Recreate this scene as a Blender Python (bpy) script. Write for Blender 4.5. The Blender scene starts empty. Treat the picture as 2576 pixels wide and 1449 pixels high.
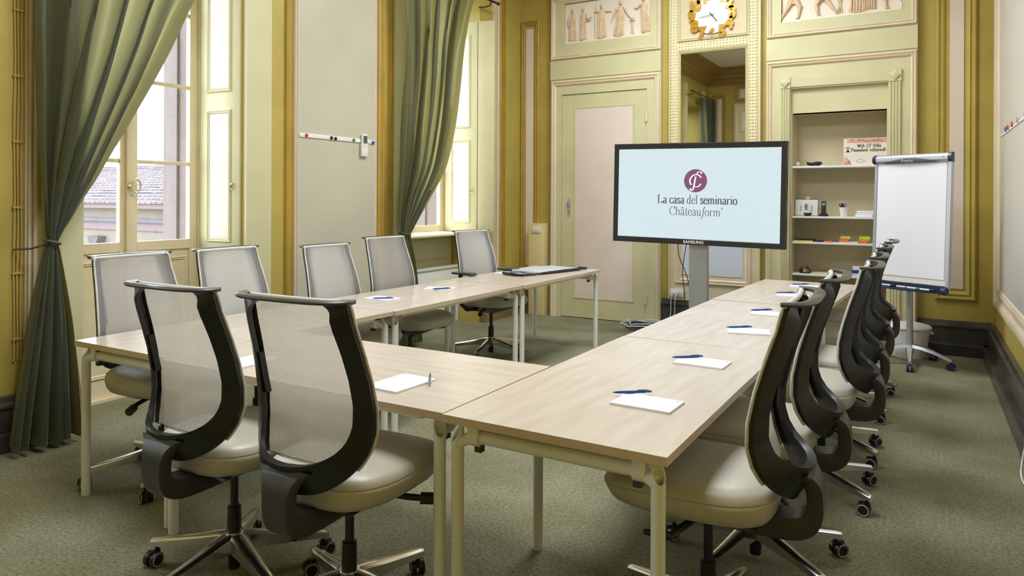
import bpy, bmesh, math, random
from mathutils import Vector, Matrix
random.seed(7)
PI = math.pi
S = bpy.context.scene
COL = S.collection

# ------------------------------------------------------------------ camera
F_PX, YAW, ROLL, EYE = 1809.6, -0.5318, 0.004, 1.452
cam_d = bpy.data.cameras.new('camera'); cam = bpy.data.objects.new('camera', cam_d); COL.objects.link(cam)
cam_d.sensor_width = 36.0; cam_d.lens = F_PX / 2576 * 36.0; cam_d.shift_y = -226.5 / 2576
fw = Vector((math.sin(YAW), math.cos(YAW), 0)); rt = Vector((math.cos(YAW), -math.sin(YAW), 0)); up = Vector((0, 0, 1))
r2 = rt * math.cos(ROLL) + up * math.sin(ROLL); u2 = up * math.cos(ROLL) - rt * math.sin(ROLL)
M = Matrix.Identity(4)
for i in range(3):
    M[i][0] = r2[i]; M[i][1] = u2[i]; M[i][2] = -fw[i]
M[0][3], M[1][3], M[2][3] = 0, 0, EYE
cam.matrix_world = M; cam_d.clip_start = 0.05; cam_d.clip_end = 200
S.camera = cam

# ------------------------------------------------------------------ light
S.view_settings.view_transform = 'Standard'; S.view_settings.look = 'None'
S.view_settings.exposure = 0.08; S.view_settings.gamma = 1.0; S.view_settings.use_curve_mapping = False
W = bpy.data.worlds.new('sky'); S.world = W; W.use_nodes = True
wn = W.node_tree; bg = wn.nodes['Background']
tc = wn.nodes.new('ShaderNodeTexCoord'); sp = wn.nodes.new('ShaderNodeSeparateXYZ'); wn.links.new(tc.outputs['Generated'], sp.inputs[0])
cr = wn.nodes.new('ShaderNodeValToRGB'); wn.links.new(sp.outputs['Z'], cr.inputs[0])
cr.color_ramp.elements[0].position = 0.0; cr.color_ramp.elements[0].color = (0.95, 0.97, 1.0, 1)
cr.color_ramp.elements[1].position = 0.9; cr.color_ramp.elements[1].color = (0.62, 0.76, 1.0, 1)
wn.links.new(cr.outputs[0], bg.inputs[0]); bg.inputs['Strength'].default_value = 11.5

def area(name, loc, sx, sy, power, color, direction, portal=False):
    l = bpy.data.lights.new(name, 'AREA'); l.shape = 'RECTANGLE'; l.size = sx; l.size_y = sy; l.energy = power; l.color = color
    o = bpy.data.objects.new(name, l); COL.objects.link(o); o.location = loc
    o.rotation_euler = Vector(direction).to_track_quat('-Z', 'Y').to_euler()
    if portal: l.cycles.is_portal = True
    return o
# the daylight of the three tall windows is sampled through portals
area('window_daylight', (-5.14, 3.10, 1.9), 1.2, 3.7, 1, (1, 1, 1), (1, 0, 0), True)
area('window_daylight', (-5.14, 6.28, 2.4), 1.2, 2.7, 1, (1, 1, 1), (1, 0, 0), True)
area('window_daylight', (-5.14, 0.20, 1.9), 1.2, 3.7, 1, (1, 1, 1), (1, 0, 0), True)
# two invented ceiling lights, added as fill to even out the daylight
CEIL = 4.42
area('added_fill_light', (-2.0, 2.3, CEIL - 0.06), 1.5, 1.5, 112, (0.90, 0.95, 1.0), (0, 0, -1))
area('added_fill_light', (-2.0, 5.9, CEIL - 0.06), 1.5, 1.5, 112, (0.90, 0.95, 1.0), (0, 0, -1))
S.cycles.use_denoising = True
S.cycles.max_bounces = 8; S.cycles.diffuse_bounces = 5; S.cycles.glossy_bounces = 4; S.cycles.transparent_max_bounces = 16
S.cycles.sample_clamp_indirect = 6.0; S.cycles.caustics_reflective = False; S.cycles.caustics_refractive = False

# ------------------------------------------------------------------ materials
MATS = {}
def mat(name, col, rough=0.5, metal=0.0, noise=0.0, nscale=8.0, bump=0.0, bscale=200.0, spec=0.5, emit=None, estr=1.0, coat=0.0, stretch=None, col2=None):
    m = bpy.data.materials.new(name); m.use_nodes = True; nt = m.node_tree; b = nt.nodes['Principled BSDF']
    b.inputs['Base Color'].default_value = (*col, 1); b.inputs['Roughness'].default_value = rough; b.inputs['Metallic'].default_value = metal
    b.inputs['Specular IOR Level'].default_value = spec
    if coat: b.inputs['Coat Weight'].default_value = coat; b.inputs['Coat Roughness'].default_value = 0.25
    g = nt.nodes.new('ShaderNodeTexCoord')
    src = g.outputs['Object']
    if stretch:
        mp = nt.nodes.new('ShaderNodeMapping'); mp.inputs['Scale'].default_value = stretch; nt.links.new(src, mp.inputs[0]); src = mp.outputs[0]
    if noise or col2:
        n = nt.nodes.new('ShaderNodeTexNoise'); n.inputs['Scale'].default_value = nscale; n.inputs['Detail'].default_value = 5
        nt.links.new(src, n.inputs['Vector'])
        c = nt.nodes.new('ShaderNodeValToRGB'); nt.links.new(n.outputs['Fac'], c.inputs[0])
        if col2 is None:
            a = tuple(max(0, x * (1 - noise)) for x in col); d = tuple(min(1, x * (1 + noise)) for x in col)
        else: a, d = col, col2
        c.color_ramp.elements[0].position = 0.3; c.color_ramp.elements[1].position = 0.7
        c.color_ramp.elements[0].color = (*a, 1); c.color_ramp.elements[1].color = (*d, 1)
        nt.links.new(c.outputs[0], b.inputs['Base Color'])
    if bump:
        n2 = nt.nodes.new('ShaderNodeTexNoise'); n2.inputs['Scale'].default_value = bscale; n2.inputs['Detail'].default_value = 3
        nt.links.new(src, n2.inputs['Vector'])
        bp = nt.nodes.new('ShaderNodeBump'); bp.inputs['Strength'].default_value = bump; bp.inputs['Distance'].default_value = 0.01
        nt.links.new(n2.outputs['Fac'], bp.inputs['Height']); nt.links.new(bp.outputs[0], b.inputs['Normal'])
    if emit:
        b.inputs['Emission Color'].default_value = (*emit, 1); b.inputs['Emission Strength'].default_value = estr
    MATS[name] = m
    return m
GOLD = mat('gold_paint', (0.47, 0.365, 0.08), 0.55, noise=0.10, nscale=3)
GOLD2 = mat('gold_paint_deep', (0.43, 0.28, 0.045), 0.5, noise=0.12, nscale=4)
GREEN = mat('pale_green_paint', (0.62, 0.585, 0.345), 0.5, noise=0.05, nscale=3)
CREAM = mat('cream_trim_paint', (0.74, 0.63, 0.46), 0.5, noise=0.05, nscale=5)
PINK = mat('pinkish_cream_panel', (0.76, 0.64, 0.56), 0.55, noise=0.04, nscale=3)
YCREAM = mat('window_frame_paint', (0.74, 0.65, 0.43), 0.45, noise=0.05, nscale=5)
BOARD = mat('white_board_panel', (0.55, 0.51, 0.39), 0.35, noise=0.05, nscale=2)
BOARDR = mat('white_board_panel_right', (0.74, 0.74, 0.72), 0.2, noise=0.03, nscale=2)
PLASTER = mat('ceiling_plaster', (0.75, 0.73, 0.68), 0.8)
BROWN = mat('brown_cornice', (0.30, 0.19, 0.05), 0.6, noise=0.1)
SKIRT = mat('dark_marbled_skirting', (0.050, 0.045, 0.042), 0.28, noise=0.5, nscale=6)
CARPET = mat('green_carpet', (0.19, 0.19, 0.112), 0.95, bump=1.0, bscale=150, spec=0.1, nscale=70, col2=(0.38, 0.365, 0.25))
_nt = CARPET.node_tree; _b = _nt.nodes['Principled BSDF']; _g = _nt.nodes.new('ShaderNodeTexCoord'); _n = _nt.nodes.new('ShaderNodeTexNoise'); _n.inputs['Scale'].default_value = 2.6; _n.inputs['Detail'].default_value = 6
_nt.links.new(_g.outputs['Object'], _n.inputs['Vector']); _r = _nt.nodes.new('ShaderNodeValToRGB'); _r.color_ramp.elements[0].position = .32; _r.color_ramp.elements[0].color = (.80, .80, .70, 1); _r.color_ramp.elements[1].position = .68; _r.color_ramp.elements[1].color = (1.1, 1.1, 1.12, 1)
_m = _nt.nodes.new('ShaderNodeMix'); _m.data_type = 'RGBA'; _m.blend_type = 'MULTIPLY'; _m.inputs[0].default_value = 1.0
_src = _b.inputs['Base Color'].links[0].from_socket; _nt.links.new(_n.outputs['Fac'], _r.inputs[0]); _nt.links.new(_src, _m.inputs[6]); _nt.links.new(_r.outputs[0], _m.inputs[7]); _nt.links.new(_m.outputs[2], _b.inputs['Base Color'])
WOOD = mat('maple_laminate', (0.54, 0.465, 0.385), 0.26, nscale=2.5, stretch=(9, 1.2, 9), col2=(0.63, 0.555, 0.475))
WOODE = mat('maple_edge', (0.60, 0.47, 0.31), 0.45, nscale=5, stretch=(9, 1, 9), col2=(0.68, 0.54, 0.37))
WHITE_METAL = mat('cream_powder_coat', (0.83, 0.84, 0.80), 0.38)
BLACKP = mat('black_plastic', (0.011, 0.012, 0.013), 0.38)
GREYP = mat('dark_grey_plastic', (0.045, 0.045, 0.045), 0.42)
RIMP = mat('olive_grey_rail', (0.075, 0.073, 0.062), 0.4)
LEATHER = mat('beige_grey_leather', (0.50, 0.475, 0.40), 0.38, noise=0.05, nscale=4, bump=0.06, bscale=250)
CHROME = mat('polished_aluminium', (0.72, 0.72, 0.72), 0.14, 1.0)
SILVER = mat('silver_paint', (0.55, 0.57, 0.62), 0.35, 0.6)
RINGG = mat('grey_tyre', (0.36, 0.37, 0.38), 0.5)
NAVY = mat('navy_plastic', (0.012, 0.025, 0.075), 0.3)
PAPER = mat('white_paper', (0.83, 0.83, 0.90), 0.7)
PEN = mat('blue_pen_plastic', (0.008, 0.07, 0.30), 0.25)
SCREENM = mat('lit_screen', (0.02, 0.02, 0.02), 0.3, emit=(0.62, 0.745, 0.79), estr=1.0)
BEZEL = mat('screen_bezel', (0.02, 0.02, 0.022), 0.35)
INK = mat('screen_ink', (0.02, 0.02, 0.03), 0.6, emit=(0.085, 0.085, 0.13), estr=1.0)
LOGOP = mat('screen_purple', (0.02, 0.01, 0.02), 0.6, emit=(0.20, 0.06, 0.14), estr=1.0)
LOGOW = mat('screen_white', (0.3, 0.3, 0.3), 0.6, emit=(0.75, 0.78, 0.82), estr=1.0)
PRINTW = mat('white_print', (0.75, 0.75, 0.75), 0.5)
WHITEP = mat('white_plastic', (0.80, 0.79, 0.75), 0.4)
CLOCKG = mat('golden_acrylic', (0.50, 0.27, 0.02), 0.25, 0.35)
PLASTERR = mat('relief_plaster', (0.72, 0.55, 0.36), 0.6, noise=0.12, nscale=20)
RELBG = mat('relief_ground', (0.82, 0.74, 0.64), 0.6)
BLACK = mat('matt_black', (0.012, 0.012, 0.012), 0.5)
BLUEW = mat('pale_blue_sheet', (0.66, 0.70, 0.78), 0.5)
RED = mat('red_plastic', (0.60, 0.03, 0.03), 0.4); GREENP = mat('green_plastic', (0.01, 0.28, 0.10), 0.4); BLUEP = mat('blue_plastic', (0.01, 0.06, 0.40), 0.4)
ORANGE = mat('orange_notes', (0.90, 0.20, 0.05), 0.7); LIME = mat('lime_notes', (0.55, 0.75, 0.05), 0.7); PINKN = mat('coral_notes', (0.85, 0.16, 0.12), 0.7); YEL = mat('yellow_card', (0.65, 0.55, 0.05), 0.7)
BRASS = mat('pale_brass', (0.62, 0.55, 0.33), 0.3, 0.6)
FILLM = mat('fill_diffuser', (0.9, 0.9, 0.9), 0.5, emit=(1, 0.9, 0.75), estr=2.0)  # glow of the added ceiling fill panels
def glassmat():
    m = bpy.data.materials.new('window_glass'); m.use_nodes = True; nt = m.node_tree; nt.nodes.clear()
    o = nt.nodes.new('ShaderNodeOutputMaterial'); t = nt.nodes.new('ShaderNodeBsdfTransparent'); g = nt.nodes.new('ShaderNodeBsdfGlossy'); x = nt.nodes.new('ShaderNodeMixShader')
    t.inputs[0].default_value = (0.97, 0.98, 0.98, 1); g.inputs['Roughness'].default_value = 0.02; x.inputs[0].default_value = 0.06
    nt.links.new(t.outputs[0], x.inputs[1]); nt.links.new(g.outputs[0], x.inputs[2]); nt.links.new(x.outputs[0], o.inputs[0]); return m
GLASS = glassmat()
MIRROR = mat('mirror_silver', (0.80, 0.80, 0.76), 0.02, 1.0)
def meshmat():
    # woven back fabric: fine rows and columns of threads with gaps between them
    m = bpy.data.materials.new('woven_mesh_fabric'); m.use_nodes = True; nt = m.node_tree; b = nt.nodes['Principled BSDF']
    b.inputs['Base Color'].default_value = (0.44, 0.43, 0.43, 1); b.inputs['Roughness'].default_value = 0.6
    g = nt.nodes.new('ShaderNodeTexCoord'); s = nt.nodes.new('ShaderNodeSeparateXYZ'); nt.links.new(g.outputs['Object'], s.inputs[0])
    def wave(sock, pitch, thr):
        a = nt.nodes.new('ShaderNodeMath'); a.operation = 'MULTIPLY'; a.inputs[1].default_value = 2 * PI / pitch; nt.links.new(sock, a.inputs[0])
        c = nt.nodes.new('ShaderNodeMath'); c.operation = 'SINE'; nt.links.new(a.outputs[0], c.inputs[0])
        d = nt.nodes.new('ShaderNodeMath'); d.operation = 'GREATER_THAN'; d.inputs[1].default_value = thr; nt.links.new(c.outputs[0], d.inputs[0]); return d.outputs[0]
    h = wave(s.outputs['Z'], 0.0048, 0.15); v = wave(s.outputs['X'], 0.0030, -0.25)
    mu = nt.nodes.new('ShaderNodeMath'); mu.operation = 'MULTIPLY'; nt.links.new(h, mu.inputs[0]); nt.links.new(v, mu.inputs[1])
    su = nt.nodes.new('ShaderNodeMath'); su.operation = 'MULTIPLY_ADD'; su.inputs[1].default_value = -0.62; su.inputs[2].default_value = 1.0; nt.links.new(mu.outputs[0], su.inputs[0])
    out = nt.nodes['Material Output']; tl = nt.nodes.new('ShaderNodeBsdfTranslucent'); tl.inputs[0].default_value = (0.80, 0.76, 0.68, 1)
    x1 = nt.nodes.new('ShaderNodeMixShader'); x1.inputs[0].default_value = 0.40; nt.links.new(b.outputs[0], x1.inputs[1]); nt.links.new(tl.outputs[0], x1.inputs[2])
    tp = nt.nodes.new('ShaderNodeBsdfTransparent'); x2 = nt.nodes.new('ShaderNodeMixShader'); nt.links.new(su.outputs[0], x2.inputs[0]); nt.links.new(tp.outputs[0], x2.inputs[1]); nt.links.new(x1.outputs[0], x2.inputs[2]); nt.links.new(x2.outputs[0], out.inputs['Surface'])
    return m
MESHF = meshmat()
MESHB = mat('mesh_border_fabric', (0.17, 0.168, 0.165), 0.6)
PIPING = mat('light_mesh_piping', (0.62, 0.62, 0.61), 0.55)
def curtainmat(name, a, b2, trans):
    m = mat(name, a, 0.42, nscale=2.0, stretch=(1, 1, 0.3), col2=b2, bump=0.1, bscale=60, spec=0.4)
    nt = m.node_tree; b = nt.nodes['Principled BSDF']
    b.inputs['Sheen Weight'].default_value = 0.35
    out = nt.nodes['Material Output']; tr = nt.nodes.new('ShaderNodeBsdfTranslucent'); tr.inputs[0].default_value = (*trans, 1)
    mx = nt.nodes.new('ShaderNodeMixShader'); mx.inputs[0].default_value = 0.40
    nt.links.new(b.outputs[0], mx.inputs[1]); nt.links.new(tr.outputs[0], mx.inputs[2]); nt.links.new(mx.outputs[0], out.inputs['Surface']); return m
CURT1 = curtainmat('green_satin_curtain', (0.036, 0.056, 0.045), (0.06, 0.085, 0.06), (0.60, 0.54, 0.22))
CURT2 = curtainmat('olive_satin_curtain', (0.09, 0.105, 0.05), (0.13, 0.14, 0.07), (0.55, 0.48, 0.16))

# ------------------------------------------------------------------ helpers
class MB:
    def __init__(s): s.bm = bmesh.new(); s.mi = 0
    def face(s, vs):
        try: f = s.bm.faces.new(vs); f.material_index = s.mi; return f
        except ValueError: return None
    def box(s, x0, x1, y0, y1, z0, z1, bev=0.0):
        r = bmesh.ops.create_cube(s.bm, size=1.0)
        for v in r['verts']: v.co = Vector(((x0 + x1) / 2 + v.co.x * (x1 - x0), (y0 + y1) / 2 + v.co.y * (y1 - y0), (z0 + z1) / 2 + v.co.z * (z1 - z0)))
        fs = set(f for v in r['verts'] for f in v.link_faces)
        for f in fs: f.material_index = s.mi
        if bev:
            es = list(set(e for f in fs for e in f.edges))
            bmesh.ops.bevel(s.bm, geom=es, offset=bev, segments=2, affect='EDGES', profile=0.5)
        return r['verts']
    def obox(s, c, ax, ay, az, hx, hy, hz, bev=0.0):
        vs = s.box(-hx, hx, -hy, hy, -hz, hz) if not bev else None
        if vs is None:
            n0 = set(s.bm.verts); s.box(-hx, hx, -hy, hy, -hz, hz, bev); vs = [v for v in s.bm.verts if v not in n0]
        ax, ay, az, c = Vector(ax), Vector(ay), Vector(az), Vector(c)
        for v in vs: v.co = c + ax * v.co.x + ay * v.co.y + az * v.co.z
    def loft(s, rings, cap=True, closed=True):
        R = [[s.bm.verts.new(p) for p in r] for r in rings]; n = len(R[0])
        for a, b in zip(R, R[1:]):
            for i in range(n if closed else n - 1):
                j = (i + 1) % n; s.face((a[i], a[j], b[j], b[i]))
        if cap and closed: s.face(list(reversed(R[0]))); s.face(R[-1])
        return R
    def tube(s, pts, r, n=10, cap=True, closed=False):
        pts = [Vector(p) for p in pts]; rad = r if isinstance(r, (list, tuple)) else [r] * len(pts); rings = []
        prev = None
        for i, p in enumerate(pts):
            if closed: t = pts[(i + 1) % len(pts)] - pts[i - 1]
            else: t = pts[min(i + 1, len(pts) - 1)] - pts[max(i - 1, 0)]
            t.normalize()
            if prev is None:
                a = Vector((0, 0, 1)) if abs(t.z) < 0.9 else Vector((1, 0, 0)); u = t.cross(a).normalized()
            else:
                u = (prev - t * prev.dot(t)).normalized()
            prev = u; w = t.cross(u)
            rings.append([p + (u * math.cos(2 * PI * k / n) + w * math.sin(2 * PI * k / n)) * rad[i] for k in range(n)])
        if closed: rings.append(rings[0])
        s.loft(rings, cap and not closed)
    def cyl(s, p0, p1, r0, r1=None, n=20): s.tube([p0, p1], [r0, r0 if r1 is None else r1], n)
    def lathe(s, prof, c=(0, 0, 0), n=28, cap=True):
        s.loft([[Vector((c[0] + r * math.cos(2 * PI * k / n), c[1] + r * math.sin(2 * PI * k / n), c[2] + z)) for k in range(n)] for r, z in prof], cap)
    def prism(s, poly, fn, d0, d1):
        a = [s.bm.verts.new(fn(u, v, d0)) for u, v in poly]; b = [s.bm.verts.new(fn(u, v, d1)) for u, v in poly]; n = len(poly)
        s.face(a[::-1]); s.face(b)
        for i in range(n): s.face((a[i], a[(i + 1) % n], b[(i + 1) % n], b[i]))
    def ball(s, c, rx, ry, rz, seg=14, rg=9):
        r = bmesh.ops.create_uvsphere(s.bm, u_segments=seg, v_segments=rg, radius=1.0)
        for v in r['verts']: v.co = Vector((c[0] + v.co.x * rx, c[1] + v.co.y * ry, c[2] + v.co.z * rz))
        for f in set(f for v in r['verts'] for f in v.link_faces): f.material_index = s.mi
    def build(s, name, m, parent=None, smooth=40, loc=None, flipn=True):
        bm = s.bm
        if flipn: bmesh.ops.recalc_face_normals(bm, faces=bm.faces[:])
        if smooth:
            for f in bm.faces: f.smooth = True
            lim = math.radians(smooth)
            for e in bm.edges:
                e.smooth = len(e.link_faces) == 2 and e.calc_face_angle(0) < lim
        me = bpy.data.meshes.new(name); bm.to_mesh(me); bm.free()
        for x in (m if isinstance(m, (list, tuple)) else [m]): me.materials.append(x)
        o = bpy.data.objects.new(name, me); COL.objects.link(o)
        if parent: o.parent = parent
        if loc: o.location = loc
        return o
def tag(o, label=None, cat=None, group=None, kind=None):
    if label: o['label'] = label
    if cat: o['category'] = cat
    if group: o['group'] = group
    if kind: o['kind'] = kind
    return o
def thing(name, label, cat, loc=(0, 0, 0), rz=0.0, group=None):
    o = bpy.data.objects.new(name, None); COL.objects.link(o); o.empty_display_size = 0.1
    o.location = loc; o.rotation_euler = (0, 0, rz); return tag(o, label, cat, group)
def dup(o, parent=None):
    c = o.copy(); COL.objects.link(c)
    if parent: c.parent = parent
    for ch in list(o.children): dup(ch, c)
    return c
def struct(o): o['kind'] = 'structure'; return o

# planes: (a, h, z) -> point; h is how far it stands out into the room
YF = lambda base: (lambda a, h, z: Vector((a, base - h, z)))        # far wall, faces -Y
YB = lambda base: (lambda a, h, z: Vector((a, base + h, z)))        # back wall, faces +Y
XL = lambda base: (lambda a, h, z: Vector((base + h, a, z)))        # left wall, faces +X
RX = lambda y: 0.476 + 0.016 * (7.93 - y)
XR = lambda base: (lambda a, h, z: Vector((RX(a) - base - h, a, z)))  # right wall, faces -X
def slab(mb, fn, a0, a1, z0, z1, h0, h1):
    mb.prism([(a0, z0), (a1, z0), (a1, z1), (a0, z1)], lambda u, v, d: fn(u, d, v), h0, h1)
def ring(mb, fn, a0, a1, z0, z1, prof, h=0.0):
    # mitred moulding: prof = [(inset, height)...]
    rows = []
    for ins, ht in prof:
        rows.append([mb.bm.verts.new(fn(a, h + ht, z)) for a, z in ((a0 + ins, z0 + ins), (a1 - ins, z0 + ins), (a1 - ins, z1 - ins), (a0 + ins, z1 - ins))])
    for p, q in zip(rows, rows[1:]):
        for i in range(4): j = (i + 1) % 4; mb.face((p[i], p[j], q[j], q[i]))
def prof(w, d): return [(0, 0), (0, d * .6), (w * .18, d), (w * .30, d * .95), (w * .42, d * .45), (w * .55, d * .40), (w * .68, d * .8), (w * .85, d * .55), (w * .9, d * .2), (w, 0)]
def strip(mb, fn, a0, a1, z0, z1, vertical=True, d=0.02):
    # reeded strip
    n = 5
    for k in range(n):
        t0, t1 = k / n, (k + 0.8) / n
        if vertical: slab(mb, fn, a0 + (a1 - a0) * t0, a0 + (a1 - a0) * t1, z0, z1, 0, d * (0.6 + 0.4 * (k % 2)))
        else: slab(mb, fn, a0, a1, z0 + (z1 - z0) * t0, z0 + (z1 - z0) * t1, 0, d * (0.6 + 0.4 * (k % 2)))

# ------------------------------------------------------------------ room shell
XW, XO, YW, YBK = -4.58, -5.09, 8.00, -0.90
b = MB(); b.box(XO - 0.25, 0.80, YBK - 0.3, 8.45, -0.12, 0.0); struct(b.build('floor', CARPET, smooth=0))
b = MB(); b.box(XO - 0.3, 0.9, YBK - 0.3, 8.6, CEIL, CEIL + 0.15); struct(b.build('ceiling', PLASTER, smooth=0))
# far wall with the alcove cut through
NX0, NX1, NZ1, NYB = -1.30, -0.40, 2.345, 8.30
b = MB()
b.box(XO - 0.25, NX0, YW, YW + 0.5, 0, CEIL); b.box(NX1, 0.9, YW, YW + 0.5, 0, CEIL); b.box(NX0, NX1, YW, YW + 0.5, NZ1 + 0.25, CEIL); b.box(NX0, NX1, NYB, YW + 0.5, 0, NZ1 + 0.25)
struct(b.build('wall_far', GOLD, smooth=0))
# right wall (its plane runs very slightly outwards toward the camera)
b = MB(); slab(b, XR(0), YBK - 0.2, 8.45, 0, CEIL, -0.2, 0); struct(b.build('wall_right', GOLD, smooth=0))
b = MB(); b.box(XO - 0.25, 0.9, YBK - 0.2, YBK, 0, CEIL); struct(b.build('wall_back', GOLD, smooth=0))
# left wall: piers between three tall openings
OP = [(-0.40, 0.80), (2.50, 3.71), (5.66, 7.03)]
OT = 3.55
b = MB()
ys = [YBK - 0.2] + [v for o in OP for v in o] + [8.2]
for i in range(0, len(ys), 2): b.box(XO - 0.24, XW, ys[i], ys[i + 1], 0, CEIL)
for a0, a1 in OP: b.box(XO - 0.24, XW, a0, a1, OT if a0 < 5 else 3.86, CEIL)
b.box(XO - 0.24, -4.98, 5.66, 7.03, 0, 1.03)
struct(b.build('wall_left', GOLD, smooth=0))
# cornice, seen in the mirror
def cornice(name, fn, a0, a1):
    m = MB(); pts = [(0, 4.06), (0.03, 4.06), (0.05, 4.10), (0.09, 4.12), (0.11, 4.18), (0.17, 4.21), (0.19, 4.27), (0.27, 4.30), (0.30, 4.36), (0.38, 4.39), (0.40, CEIL - 0.001), (0, CEIL - 0.001)]
    m.prism(pts, lambda u, v, d: fn(d, u, v), a0, a1); return struct(m.build(name, BROWN, smooth=25))
cornice('trim_1', YF(YW), -4.57, 0.46); cornice('trim_2', XL(XW), YBK, 7.99); cornice('trim_3', YB(YBK), -4.57, 0.6); cornice('trim_4', XR(0), YBK, 7.99)

# skirtings
def skirting(name, fn, a0, a1, step=0.0, m=SKIRT, top=0.31, d=0.05):
    k = MB(); pr = [(0, 0), (d, 0), (d, top - 0.065), (d + 0.012, top - 0.06), (d + 0.012, top - 0.045), (d * 0.9, top - 0.03), (d * 0.7, top), (0, top)]
    if step: pr = [(0, 0), (step, 0), (step, 0.10), (step - 0.012, 0.108), (d, 0.108)] + pr[2:]
    k.prism(pr, lambda u, v, q: fn(q, u, v), a0, a1); return struct(k.build(name, m, smooth=25))
skirting('baseboard_far', YF(YW), -0.14, 0.47, 0.16)
skirting('baseboard_right', XR(0), YBK, 7.99, 0.10)
skirting('baseboard_far_middle', YF(YW), -2.69, -1.56)
skirting('baseboard_left', XL(XW), 0.82, 2.30, 0.07)
skirting('baseboard_left_pier', XL(XW), 4.0, 5.45, 0.05)
BRSK = mat('brown_skirting', (0.20, 0.14, 0.06), 0.45, noise=0.2)
skirting('baseboard_left_corner', XL(XW), 7.05, 7.98, 0.09, BRSK)
skirting('baseboard_far_left', YF(YW), -4.57, -4.40, 0.0, BRSK, 0.36)
skirting('baseboard_back', YB(YBK), -4.57, 0.6)

# ------------------------------------------------------------------ far wall: door bay, mirror bay, alcove bay
FB = 7.93
f8 = YF(YW); ff = YF(FB); H = YW - FB
tn = [4]
def trim(mb, m, smooth=30): tn[0] += 1; return struct(mb.build('trim_%d' % tn[0], m, smooth=smooth))
# door bay slab with recesses for the leaf and the relief
b = MB()
DX0, DX1, DZ = -3.965, -2.87, 2.72
slab(b, f8, -4.115, DX0, 0, DZ, 0, H); slab(b, f8, DX1, -2.70, 0, DZ, 0, H); slab(b, f8, -4.115, -2.70, DZ, 3.34, 0, H)
slab(b, f8, -4.115, -3.94, 3.34, CEIL - .3, 0, H); slab(b, f8, -2.83, -2.70, 3.34, CEIL - .3, 0, H); slab(b, f8, -3.94, -2.83, 3.84, CEIL - .3, 0, H)
trim(b, GREEN)
b = MB(); ring(b, ff, -4.10, -2.715, -0.3, 2.89, prof(0.065, 0.03)); trim(b, CREAM)
b = MB(); ring(b, ff, -4.105, -2.70, 3.155, 3.905, prof(0.05, 0.028)); trim(b, CREAM)
b = MB(); slab(b, ff, -4.115, -2.70, 2.91, 3.14, 0, 0.012); trim(b, GREEN)
# alcove bay
b = MB()
slab(b, f8, -1.545, NX0, 0, 3.30, 0, H); slab(b, f8, NX1, -0.15, 0, 3.30, 0, H); slab(b, f8, NX0, NX1, 2.60, 3.30, 0, H)
slab(b, f8, -1.545, -1.40, 3.30, CEIL - .3, 0, H); slab(b, f8, -0.28, -0.15, 3.30, CEIL - .3, 0, H); slab(b, f8, -1.40, -0.28, 3.84, CEIL - .3, 0, H)
slab(b, f8, NX0, NX1, NZ1, 2.60, -0.10, H - 0.045)
trim(b, GREEN)
b = MB(); ring(b, ff, -1.54, -0.155, -0.3, 2.89, prof(0.055, 0.03)); trim(b, CREAM)
b = MB(); ring(b, ff, -1.54, -0.155, 3.145, 3.905, prof(0.05, 0.028)); trim(b, CREAM)
b = MB(); slab(b, ff, -1.545, -0.15, 2.91, 3.13, 0, 0.012); trim(b, GREEN)
ALC = mat('alcove_lining', (0.62, 0.54, 0.36), 0.6, noise=0.05, nscale=2)
b = MB(); slab(b, YF(NYB), NX0, NX1, 0, NZ1 + .2, 0, 0.012); b.box(NX0, NX0 + 0.012, FB + .02, NYB, 0, NZ1); b.box(NX1 - 0.012, NX1, FB + .02, NYB, 0, NZ1); b.box(NX0, NX1, FB + .04, NYB, NZ1 - 0.0, NZ1 + 0.012)
trim(b, ALC, 0)
# fluted pilasters with diamond blocks and the lintel
def pilaster(a0, a1):
    m = MB(); slab(m, ff, a0, a1, 0.0, 2.72, 0, 0.016)
    n = 4; w = (a1 - a0)
    for k in range(n):
        c = a0 + w * (k + 0.5) / n; q = w / n * 0.36
        m.prism([(c - q, 0), (c - q * .5, 0.012), (c + q * .5, 0.012), (c + q, 0)], lambda u, v, d: ff(u, 0.016 + v, d), 0.12, 2.60)
    slab(m, ff, a0 - .003, a1 + .003, 2.605, 2.725, 0, 0.026)
    cx, cz, r = (a0 + a1) / 2, 2.665, 0.046
    pts = [(cx - r, cz), (cx, cz - r * 1.15), (cx + r, cz), (cx, cz + r * 1.15)]
    base = [m.bm.verts.new(ff(u, 0.026, v)) for u, v in pts]; mid = [m.bm.verts.new(ff(u, 0.040, v)) for u, v in pts]
    top = [m.bm.verts.new(ff(cx + (u - cx) * .6, 0.046, cz + (v - cz) * .6)) for u, v in pts]
    for A, B in ((base, mid), (mid, top)):
        for i in range(4): m.face((A[i], A[(i + 1) % 4], B[(i + 1) % 4], B[i]))
    m.face(top); trim(m, GREEN)
pilaster(-1.402, -1.305); pilaster(-0.395, -0.288)
b = MB(); slab(b, ff, -1.302, -0.398, 2.615, 2.71, 0, 0.012); trim(b, GREEN)
# far right section: panel in mouldings
GL = GOLD2
b = MB(); ring(b, f8, 0.0, 0.335, 0.50, 3.7, prof(0.085, 0.03)); trim(b, GOLD)
b = MB(); slab(b, f8, 0.115, 0.229, 0.61, 3.55, 0, 0.008); trim(b, PINK)
# far left section
b = MB(); ring(b, f8, -4.575, -4.31, 0.50, 3.7, prof(0.07, 0.026)); trim(b, GL)
b = MB(); slab(b, f8, -4.50, -4.40, 0.60, 3.6, 0, 0.008); trim(b, PINK)
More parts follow.
